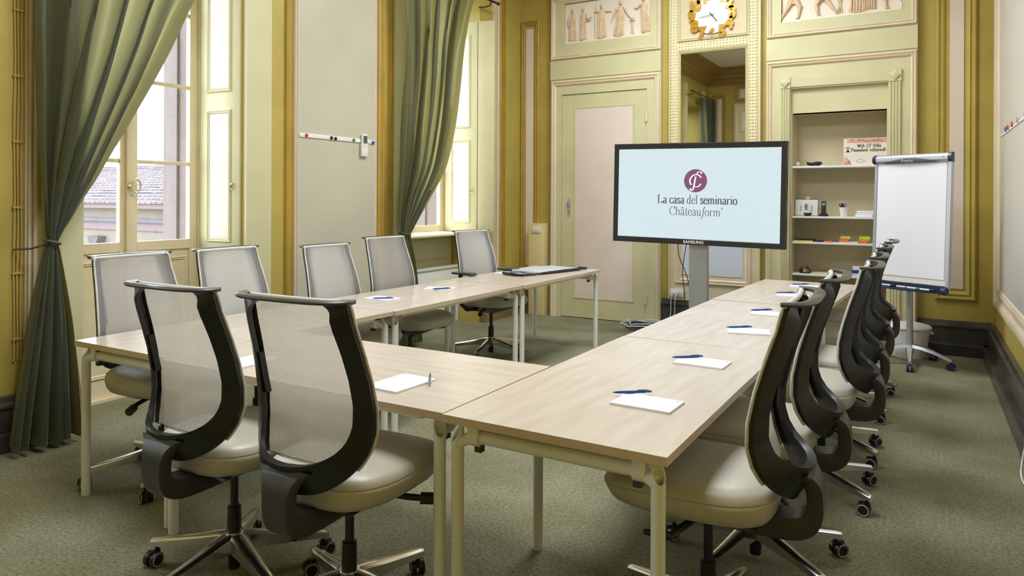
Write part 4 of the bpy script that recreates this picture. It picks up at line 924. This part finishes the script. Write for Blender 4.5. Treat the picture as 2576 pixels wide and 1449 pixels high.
# third shelf
def flat(name, lab, cat, x, y, z, w, d, h, m_, rz=0.0, group=None):
    k = MB(); k.box(-w / 2, w / 2, -d / 2, d / 2, 0.0005, h); o = k.build(name, m_, smooth=0); o.location = (x, y, z); o.rotation_euler = (0, 0, rz); return tag(o, lab, cat, group)
flat('notebook', 'yellow and black notebook lying at the left of the third shelf', 'notebook', -1.185, 8.06, Z3, .19, .16, .012, YEL)
flat('notebook', 'black notebook on top of the yellow one on the third shelf', 'notebook', -1.18, 8.07, Z3 + .0125, .19, .16, .010, BLACK, .05)
flat('folder', 'dark blue folder fanned out on the third shelf', 'folder', -1.02, 8.08, Z3, .12, .18, .012, NAVY, .35)
flat('note_block', 'small orange note block in the middle of the third shelf', 'sticky notes', -0.945, 7.99, Z3, .075, .05, .013, ORANGE)
flat('folder', 'white flat folder under the sticky notes on the third shelf', 'folder', -0.75, 8.05, Z3, .17, .17, .010, WHITEP)
for x, cols in ((-.795, (('orange', ORANGE, .022), ('coral', PINKN, .012), ('lime', LIME, .018))), (-.625, (('coral', PINKN, .014), ('orange', ORANGE, .016), ('yellow', YEL, .014), ('lime', LIME, .022)))):
    z = Z3 + (.0105 if x < -.7 else 0)
    for k, (cn, mm, h) in enumerate(cols):
        flat('note_block', '%s sticky note block in the %s stack of the third shelf, %s' % (cn, 'left' if x < -.7 else 'right', ['at the bottom', 'second up', 'third up', 'on top'][k]), 'sticky notes', x + .006 * k, 8.0, z, .088, .075, h, mm, .06 * k, 'sticky note blocks on the third shelf'); z += h + .0003
# lowest shelf
t = thing('toy_car', 'small black object with orange and green patches on the lowest shelf', 'ornament', (-1.17, 8.02, Z4))
m = MB(); m.loft([superring(.055, -.03, .03, .001, 20), superring(.058, -.032, .032, .03, 20), superring(.030, -.02, .02, .065, 20), superring(.012, -.01, .01, .078, 20)]); m.build('body', BLACK, t)
m = MB(); m.box(-.012, .020, -.036, -.030, .012, .046, .003); m.build('patch', ORANGE, t); m = MB(); m.box(.022, .045, -.036, -.028, .010, .042, .003); m.build('patch', GREENP, t)
flat('magazine', 'open magazine lying on the lowest shelf', 'magazine', -0.98, 8.05, Z4, .22, .15, .012, CREAM, .1)
for k, mm in enumerate((BLUEW, PEN, WHITEP)): flat('book', ['pale book', 'blue book', 'white book'][k] + ' in the pile at the right of the lowest shelf', 'book', -.60, 8.05, Z4 + .031 * k, .24, .18, .030, mm, .04 * k)
flat('cardboard_box', 'brown cardboard box on the alcove floor under the lowest shelf', 'box', -.56, 8.10, 0.0, .28, .26, .40, mat('cardboard', (0.42, 0.22, 0.10), 0.8))
cable('aerial_cable', 'thin black cable running down the left side of the alcove', [(-1.262, 7.99, 1.25), (-1.262, 7.99, 1.0), (-1.258, 7.985, .85), (-1.262, 7.99, .70)], .0025, BLACK)

# ------------------------------------------------------------------ clock
t = thing('wall_clock', 'round white wall clock ringed with golden numerals above the mirror', 'clock', (-2.125, YW - MB0 - .012, 3.475))
m = MB(); m.cyl((0, 0, 0), (0, -.012, 0), .205, n=48); m.build('face', mat('clock_face', (0.82, 0.80, 0.76), 0.25), t, 30)
for k in range(1, 13):
    a = PI / 2 - k * PI / 6; R = .222
    sc_ = 0.17 if k not in (10, 11, 12) else 0.15
    sans(str(k), sc_, lambda c, a=a, R=R: Vector((R * math.cos(a) + c.x * .95, -.018 - c.z, R * math.sin(a) + c.y)), CLOCKG, t, 'numeral', 0.011, .003)
def hand(ang, L, w, y, name):
    d = Vector((math.sin(ang), 0, math.cos(ang))); q = Vector((math.cos(ang), 0, -math.sin(ang))); m = MB()
    P = [-d * .03 - q * w, -d * .03 + q * w, d * L + q * w * .7, d * L - q * w * .7]
    m.loft([[p + Vector((0, y, 0)) for p in P], [p + Vector((0, y - .002, 0)) for p in P]]); m.build(name, BLACK, t, 0)
hand(math.radians(142), .095, .005, -.024, 'hour_hand'); hand(math.radians(262), .150, .0028, -.027, 'minute_hand')

# ------------------------------------------------------------------ reliefs
def figure(mb, x, h, z0, lean=0.0, arms=(), wide=1.0, stride=0.0, stand=0.012):
    # draped figure in low relief: lofted half-depth body, head, arms
    P = [(0.00, .15, .012), (.03, .16, .018), (.18, .135, .022), (.35, .125, .026), (.48, .12, .030), (.60, .095, .030), (.70, .115, .032), (.79, .125, .030), (.83, .07, .024), (.86, .035, .020)]
    R = []
    for tz, w, d in P:
        cx = x + lean * tz * h + stride * (0.5 - tz) * h * (1 if tz < .5 else 0)
        R.append([(cx + w * h * wide * math.cos(a * PI / 9) * (1 + .05 * math.sin(7 * a * PI / 9 + tz * 5)), -d * max(0, math.sin(a * PI / 9)) - .001 - .004 * (a % 2), z0 + tz * h) for a in range(10)])
    mb.loft(R, cap=True, closed=True)
    hx = x + lean * .93 * h; mb.ball((hx, -.018, z0 + .93 * h), .048 * h, .022, .062 * h, 10, 7); mb.ball((hx - .012 * h, -.014, z0 + .955 * h), .05 * h, .02, .05 * h, 8, 6)
    for (ax, az), (bx, bz), (cx, cz) in arms:
        mb.tube([(x + ax * h, -.022, z0 + az * h), (x + bx * h, -.024, z0 + bz * h), (x + cx * h, -.018, z0 + cz * h)], [.030 * h, .026 * h, .015 * h], 7)
    for s in (-1, 1): mb.ball((x + s * .05 * h + stride * .5 * h, -.012, z0 + .012 * h), .05 * h, .015, .022 * h, 8, 6)
    # drapery folds
    for q in range(5):
        fx = x + (-.09 + .045 * q) * h * wide; mb.tube([(fx + lean * .7 * h, -.030, z0 + .66 * h), (fx * 1.0 + .01 * h, -.031, z0 + .4 * h), (fx + .01 * h * (q - 2) + stride * .3 * h, -.024, z0 + .04 * h)], [.004, .007, .008], 5)
def leg_figure(mb, x, h, z0, s):
    # short-tunic striding figure
    mb.tube([(x, -.02, z0 + .50 * h), (x - s * .14 * h, -.024, z0 + .27 * h), (x - s * .30 * h, -.018, z0 + .03 * h)], [.07 * h, .045 * h, .028 * h], 8)
    mb.tube([(x, -.02, z0 + .50 * h), (x + s * .14 * h, -.028, z0 + .28 * h), (x + s * .10 * h, -.018, z0 + .03 * h)], [.07 * h, .05 * h, .028 * h], 8)
    for q in (-.32, .08): mb.ball((x + s * q * h, -.014, z0 + .02 * h), .05 * h, .014, .02 * h, 8, 6)
    R = []
    for tz, w in ((.36, .17), (.46, .13), (.56, .09), (.70, .12), (.80, .12), (.84, .05)):
        R.append([(x + w * h * math.cos(a * PI / 9), -.032 * math.sin(a * PI / 9) - .001 - .004 * (a % 2), z0 + tz * h) for a in range(10)])
    mb.loft(R); mb.ball((x + s * .02 * h, -.018, z0 + .92 * h), .05 * h, .022, .065 * h, 10, 7)
    mb.tube([(x + s * .1 * h, -.02, z0 + .78 * h), (x + s * .25 * h, -.022, z0 + .66 * h), (x + s * .36 * h, -.016, z0 + .78 * h)], [.03 * h, .024 * h, .014 * h], 7)
def tripod(mb, x, h, z0):
    for s in (-1, 0, 1): mb.tube([(x + s * .10 * h, -.012, z0), (x + s * .03 * h, -.014, z0 + .45 * h), (x + s * .12 * h, -.012, z0 + .8 * h)], .012 * h + .003, 6)
    mb.lathe([(.05 * h, 0), (.15 * h, .05 * h), (.16 * h, .08 * h)], (x, -.012, z0 + .8 * h), 10); mb.ball((x, -.012, z0 + .95 * h), .07 * h, .012, .09 * h, 8, 6)
def relief(label, cx, y, z0, z1, w, kind, flip=1):
    t = thing('relief_panel', label, 'relief', (cx, y, z0)); t.scale = (1, flip, 1)
    H_ = z1 - z0
    m = MB(); m.box(-w / 2, w / 2, -.004, .02, 0, H_); m.build('ground', RELBG, t, 0)
    m = MB(); m.prism([(-w / 2, 0)] + [(-w / 2 + w * k / 24, .024 + .007 * math.sin(k * 1.1)) for k in range(25)] + [(w / 2, 0)], lambda u, v, d: Vector((u, -.004 - d, v)), 0, .02); m.build('base_ledge', RELBG, t, 20)
    fh = H_ * .86; zb = .028
    def fig(fn): q = MB(); fn(q); q.build('relief_figure', PLASTERR, t, 50)
    if kind == 0:
        fig(lambda q: figure(q, -.44, fh * .93, zb, 0, [((-.10, .78), (-.15, .6), (-.14, .45))]))
        fig(lambda q: figure(q, -.30, fh * .94, zb, 0, [((.10, .78), (.14, .6), (.28, .68)), ((.1, .75), (.05, .55), (.24, .58))], .85))
        fig(lambda q: figure(q, -.06, fh * .96, zb, 0, [((-.10, .78), (-.22, .80), (-.16, .92)), ((.10, .78), (.2, .76), (.30, .74))], 1.1))
        fig(lambda q: figure(q, .17, fh * .98, zb, .03, [((-.10, .8), (-.18, .6), (-.26, .42)), ((.12, .8), (.22, .62), (.34, .46))], 1.1, -.1))
        fig(lambda q: tripod(q, .325, fh * .46, zb)); fig(lambda q: figure(q, .475, fh, zb, -.03, [((-.10, .8), (-.2, .7), (-.30, .72))], .85, .12))
        fig(lambda q: q.tube([(-.145, -.012, zb), (-.15, -.014, zb + fh * .5), (-.14, -.012, zb + fh * .95)], .006, 6))
    elif kind == 1:
        fig(lambda q: leg_figure(q, -.44, fh * .96, zb, 1)); fig(lambda q: leg_figure(q, -.16, fh * .96, zb, -1)); fig(lambda q: tripod(q, .0, fh * .5, zb))
        fig(lambda q: figure(q, .16, fh * .95, zb, 0, [((-.10, .78), (-.18, .66), (-.26, .74))], 1.2)); fig(lambda q: figure(q, .27, fh * .95, zb, .02, [((.1, .8), (.2, .7), (.24, .58))], .9)); fig(lambda q: leg_figure(q, .46, fh * .96, zb, -1))
    else:
        fig(lambda q: figure(q, -.35, fh * .95, zb, 0, [((.1, .78), (.18, .6), (.24, .7))])); fig(lambda q: figure(q, 0, fh * .95, zb, 0, [((-.1, .78), (-.18, .6), (-.24, .7))])); fig(lambda q: figure(q, .33, fh * .95, zb, 0, []))
    return t
relief('cream plaster relief of robed figures above the door', -3.385, 7.975, 3.34, 3.835, 1.10, 0)
relief('cream plaster relief of striding figures above the shelf alcove', -0.84, 7.975, 3.30, 3.835, 1.11, 1)
relief('plaster relief of standing figures on the back wall, seen in the mirror', -3.19, YBK + .056, 2.98, 3.42, 1.2, 2, -1)

# ------------------------------------------------------------------ magnet rails
def magnet(name, lab, loc, r, m_, ax=(1, 0, 0)):
    k = MB(); k.cyl((0, 0, 0), Vector(ax) * .008, r, r * .92, 20); k.cyl(Vector(ax) * .008, Vector(ax) * .010, r * .92, r * .7, 20); o = k.build(name, m_); o.location = loc; return tag(o, lab, 'magnet')
m = MB(); m.box(0, .008, 4.262, 5.19, 1.955, 1.99, .001); o = m.build('magnet_rail', WHITEP); o.location = (XW + .013, 0, 0); tag(o, 'white magnetic strip across the panel between the windows', 'magnet rail')
for y, z, mm, cn in ((4.335, 1.972, RED, 'red magnet'), (4.625, 1.972, BLACK, 'left black magnet'), (4.675, 1.968, BLACK, 'right black magnet'), (4.905, 1.972, GREENP, 'green magnet'), (5.165, 1.968, BLUEP, 'blue magnet')):
    magnet('magnet', cn + ' on the strip between the windows', (XW + .0215, y, z), .016, mm)
t = thing('remote_control', 'white remote control in its wall holder beside the magnetic strip', 'remote', (XW + .0215, 5.035, 1.93))
m = MB(); m.box(0, .022, -.042, .042, -.10, .02, .004); m.build('holder', WHITEP, t)
m = MB(); m.box(.004, .024, -.036, .036, -.02, .105, .004); m.build('handset', WHITEP, t)
m = MB(); m.box(.024, .0255, -.026, .026, .02, .09); m.build('display', mat('lcd_grey', (0.08, 0.09, 0.08), 0.3), t, 0)
m = MB(); m.prism([(5.30, 1.975), (7.25, 1.975), (7.25, 1.99), (5.30, 1.99)], lambda u, v, d: fr(u, .0165 + d, v), 0, .006); tag(m.build('magnet_rail', WHITEP, smooth=0), 'thin white magnetic strip on the right wall board', 'magnet rail')
for y, mm, cn in ((6.74, BLUEP, 'blue magnet nearest the far corner'), (6.58, RED, 'left red magnet'), (6.30, RED, 'right red magnet'), (5.98, RINGG, 'pale grey magnet'), (5.55, GREENP, 'green magnet')):
    magnet('magnet', cn + ' on the right wall strip', (RX(y) - .0235, y, 2.00), .020, mm, (-1, 0, 0))

# thin painted cables clipped to the left wall
t = thing('wall_cables', 'gold painted cables clipped vertically to the wall left of the near curtain', 'cables', (XW, 2.135, 0))
PC = mat('ochre_cable', (0.50, 0.36, 0.11), 0.5)
for k in range(3):
    m = MB(); m.tube([(.008, -.018 + .018 * k + .003 * math.sin(i * 1.3 + k), .50 + .16 * i) for i in range(22)], .0055, 6); m.build('cable', PC, t)
for i in range(9): m = MB(); m.box(0, .016, -.028, .028, .62 + .38 * i, .632 + .38 * i); m.build('clip', PC, t, 0)

# right wall socket with white cord
t = thing('wall_socket', 'white wall socket with a plug above the dark skirting on the right', 'socket', (RX(5.0) - .10, 5.0, 0.12))
sy = 4.62
t.location = (RX(sy) - .064, sy, .20)
m = MB(); m.box(-.012, 0, -.12, .05, -.05, .06, .003); m.build('cover_plate', WHITEP, t)
m = MB(); m.box(-.055, -.012, -.02, .015, -.03, .01, .005); m.build('plug', WHITEP, t)
cable('power_cord', 'white cord hanging from the right wall socket onto the carpet', [(RX(sy) - .115, sy, .175), (RX(sy) - .13, sy - .02, .10), (RX(sy) - .14, sy - .12, .02), (RX(4.2) - .10, 4.2, .006), (RX(3.9) - .13, 3.8, .006)], .0045, WHITEP)

# ------------------------------------------------------------------ curtains
def curtain(name, label, rows, tie, m_, folds, X0, amp):
    t = thing(name, label, 'curtain', (0, 0, 0)); n = folds * 10
    def sheet(rws):
        q = MB(); V = []
        for (z, a, c, am) in rws:
            row = []
            for k in range(n + 1):
                s = k / n; y = a + (c - a) * (s + .010 * math.sin(s * 23 + z * 1.5)); ph = 2 * PI * folds * s + .9 * math.sin(s * 7) + .25 * math.sin(z * 2.3 + s * 9)
                x = X0 + am * (1.25 * math.sin(ph) + .35 * math.sin(2.3 * ph + .4 * z) + .12 * math.sin(5.1 * ph))
                row.append(q.bm.verts.new((x, y + am * .75 * math.cos(ph) * math.sin(PI * s), z)))
            V.append(row)
        for A, B in zip(V, V[1:]):
            for k in range(n): q.face((A[k], A[k + 1], B[k + 1], B[k]))
        return q
    R = catmull(rows, 4); sheet(R).build('drape', m_, t, 0)
    o = t.children[0]
    for p in o.data.polygons: p.use_smooth = True
    ty, tz, hw = tie
    m = MB(); m.tube([(X0 + .052 * math.sin(a * PI / 8), ty + (hw + .008) * math.cos(a * PI / 8), tz - .012 * math.cos(a * PI / 8)) for a in range(16)], .0075, 8, closed=True)
    m.tube([(X0 - .02, ty - hw, tz - .012), (X0 - .07, ty - hw - .05, tz - .035), (XW + .02, ty - hw - .10, tz - .04)], .006, 8)
    m.build('tie_cord', mat(name + '_cord', (0.10, 0.11, 0.07), 0.6), t); return t
R1 = [(3.66, 2.12, 3.62, .055), (3.2, 2.125, 3.34, .055), (2.78, 2.134, 3.10, .055), (2.41, 2.141, 2.925, .05), (2.16, 2.15, 2.795, .05), (1.92, 2.157, 2.665, .045), (1.67, 2.169, 2.53, .04), (1.55, 2.177, 2.468, .035), (1.44, 2.186, 2.400, .032), (1.32, 2.195, 2.335, .028), (1.25, 2.203, 2.292, .024), (1.21, 2.212, 2.270, .022), (1.18, 2.213, 2.262, .020), (1.12, 2.195, 2.276, .026), (.97, 2.167, 2.302, .036), (.74, 2.126, 2.342, .045), (.50, 2.088, 2.370, .052), (.28, 2.054, 2.390, .056), (.04, 2.022, 2.410, .060)]
curtain('curtain', 'long dark green satin curtain tied back at the near french window', R1, (2.238, 1.185, .028), CURT1, 6, -4.40, .05)
R2 = [(3.66, 5.40, 6.62, .05), (3.45, 5.40, 6.52, .05), (3.05, 5.433, 6.39, .05), (2.65, 5.435, 6.315, .048), (2.24, 5.401, 6.235, .045), (1.84, 5.380, 6.10, .042), (1.63, 5.363, 5.966, .038), (1.44, 5.347, 5.80, .034), (1.25, 5.338, 5.641, .028), (1.14, 5.355, 5.548, .024), (1.09, 5.385, 5.510, .020), (.98, 5.397, 5.536, .026), (.75, 5.440, 5.585, .034), (.4, 5.43, 5.62, .045), (.04, 5.42, 5.66, .05)]
curtain('curtain', 'olive green satin curtain tied back at the far window', R2, (5.447, 1.10, .055), CURT2, 7, -4.40, .05)
R3 = [(3.66, -.75, .25, .05), (2.4, -.72, .05, .05), (1.5, -.68, -.35, .035), (1.2, -.64, -.52, .02), (.9, -.68, -.5, .03), (.04, -.75, -.42, .05)]
curtain('curtain', 'green satin curtain tied back at the window behind the camera', R3, (-.58, 1.2, .05), CURT1, 7, -4.40, .05)
for y0, y1, lab in ((2.02, 3.95, 'black curtain rod above the near french window'), (5.25, 7.12, 'black curtain rod above the far window'), (-.85, 1.0, 'black curtain rod above the window behind the camera')):
    t = thing('curtain_rod', lab, 'curtain rod', (-4.40, y0, 3.715), 0, 'black curtain rods'); L = y1 - y0
    m = MB(); m.cyl((0, 0, 0), (0, L, 0), .012); m.tube([(0, L, 0), (0, L + .02, 0), (0, L + .04, 0), (0, L + .05, 0)], [.012, .02, .016, .004], 10); m.build('rod', BLACK, t)
    for yy in (.12, L - .12): m = MB(); m.tube([(0, yy, -.002), (-.02, yy, -.05), (-.10, yy, -.06), (-.175, yy, -.05)], .008, 8); m.build('bracket', BLACK, t)

# ------------------------------------------------------------------ fixtures for the added ceiling fill (out of view)
for y in (2.3, 5.9):
    t = thing('added_fill_panel', 'added square fill light on the ceiling above the %s of the table layout' % ('near half' if y < 4 else 'far half'), 'lamp', (-2.0, y, CEIL))
    m = MB(); m.box(-.80, .80, -.80, .80, -.045, -.001, .01); m.build('housing', WHITEP, t)
    m = MB(); m.box(-.75, .75, -.75, .75, -.050, -.045); m.build('diffuser', FILLM, t, 0)

# ------------------------------------------------------------------ across the street
ROOF = mat('faded_roof_tiles', (0.11, 0.078, 0.075), 0.9, noise=0.35, nscale=3.0)
nt = ROOF.node_tree; bsd = nt.nodes['Principled BSDF']; bt = nt.nodes.new('ShaderNodeTexBrick'); tq = nt.nodes.new('ShaderNodeTexCoord'); mq = nt.nodes.new('ShaderNodeMapping')
mq.inputs['Scale'].default_value = (1, 1, 1); nt.links.new(tq.outputs['Object'], mq.inputs[0])
nz = nt.nodes.new('ShaderNodeTexNoise'); nz.inputs['Scale'].default_value = 1.6; nz.inputs['Detail'].default_value = 6; va = nt.nodes.new('ShaderNodeVectorMath'); va.operation = 'MULTIPLY_ADD'; va.inputs[1].default_value = (.22, .22, 0); nt.links.new(tq.outputs['Object'], nz.inputs['Vector']); nt.links.new(nz.outputs['Color'], va.inputs[0]); nt.links.new(mq.outputs[0], va.inputs[2]); nt.links.new(va.outputs[0], bt.inputs['Vector'])
bt.inputs['Scale'].default_value = 1.0; bt.inputs['Brick Width'].default_value = .24; bt.inputs['Row Height'].default_value = .33; bt.inputs['Mortar Size'].default_value = .035; bt.inputs['Mortar Smooth'].default_value = .6
bt.inputs['Color1'].default_value = (.15, .11, .105, 1); bt.inputs['Color2'].default_value = (.095, .07, .07, 1); bt.inputs['Mortar'].default_value = (.03, .025, .03, 1); nt.links.new(bt.outputs['Color'], bsd.inputs['Base Color'])
nt = ROOF.node_tree; bsd = nt.nodes['Principled BSDF']; wv = nt.nodes.new('ShaderNodeTexWave'); wv.inputs['Scale'].default_value = 1.1; wv.inputs['Distortion'].default_value = 1.8; wv.bands_direction = 'Y'
tcn = nt.nodes.new('ShaderNodeTexCoord'); nt.links.new(tcn.outputs['Object'], wv.inputs[0]); bpn = nt.nodes.new('ShaderNodeBump'); bpn.inputs['Strength'].default_value = 1.0; bpn.inputs['Distance'].default_value = .15; nt.links.new(wv.outputs['Fac'], bpn.inputs['Height']); nt.links.new(bpn.outputs[0], bsd.inputs['Normal'])
WALLO = mat('peach_render', (0.125, 0.105, 0.078), 0.9, noise=0.12, nscale=1.5)
bl = thing('opposite_building', 'peach building with faded tiled roof seen through the french window', 'building', (-22, 12.0, -6))
m = MB(); m.box(-20, 15.5, 0, 9, 0, 7.25); m.build('wall', WALLO, bl, 0)
m = MB()
for r in range(16):
    y0, y1 = -.35 + r * .30, -.35 + (r + 1) * .30 + .04; z0 = 7.25 + r * .085
    m.prism([(y0, z0), (y1, z0 + .085), (y1, z0 + .125), (y0, z0 + .06)], lambda u, v, d: Vector((d, u, v)), -20.3, 15.8)
m.build('tiled_roof', ROOF, bl, 0)
m = MB(); m.box(-20.2, 15.7, -.28, 0, 7.12, 7.24); m.build('eaves', mat('eaves_stone', (0.12, 0.082, 0.07), 0.8), bl, 0)
m = MB(); m.box(-20, 15.5, -.12, 0, 6.73, 6.83); m.build('cornice_band', mat('grey_cornice', (0.060, 0.064, 0.075), 0.8), bl, 0)
m = MB(); m.box(-20, 15.5, -.05, 0, 6.50, 6.73); m.build('plaster_band', mat('rose_band', (0.11, 0.072, 0.072), 0.8), bl, 0)
kx = 1.05
m = MB()
m.tube([(kx + .9 * math.cos(a * PI / 12), -.05, 4.95 + .9 * math.sin(a * PI / 12)) for a in range(13)], .10, 8); ar = m.build('arched_window', mat('stone_arch', (0.08, 0.075, 0.06), 0.8), bl)
m = MB(); m.prism([(kx + .8 * math.cos(a * PI / 12), 4.95 + .8 * math.sin(a * PI / 12)) for a in range(13)], lambda u, v, d: Vector((u, d, v)), -.03, 0); m.build('glazing', mat('far_glass', (0.12, 0.14, 0.15), 0.3), ar, 0)
m = MB(); m.loft([[(kx + s * w, y, z) for s, y in ((-1, -.25), (1, -.25), (1, 0), (-1, 0))] for w, z in ((.13, 5.8), (.12, 6.0), (.24, 6.22), (.26, 6.30))]); m.build('keystone', mat('keystone_stone', (0.06, 0.055, 0.05), 0.8), bl, 20)
m = MB(); m.cyl((14.3, -.05, 7.15 - .45), (14.3, 0, 7.15 - .45), .18, n=24); m.build('medallion', mat('medallion_ochre', (0.08, 0.065, 0.035), 0.8), bl)
b = MB(); b.box(-60, -5.6, -40, 60, -6.3, -6.0); tag(b.build('street_ground', mat('street_paving', (0.18, 0.17, 0.15), 0.9), smooth=0), kind='structure')
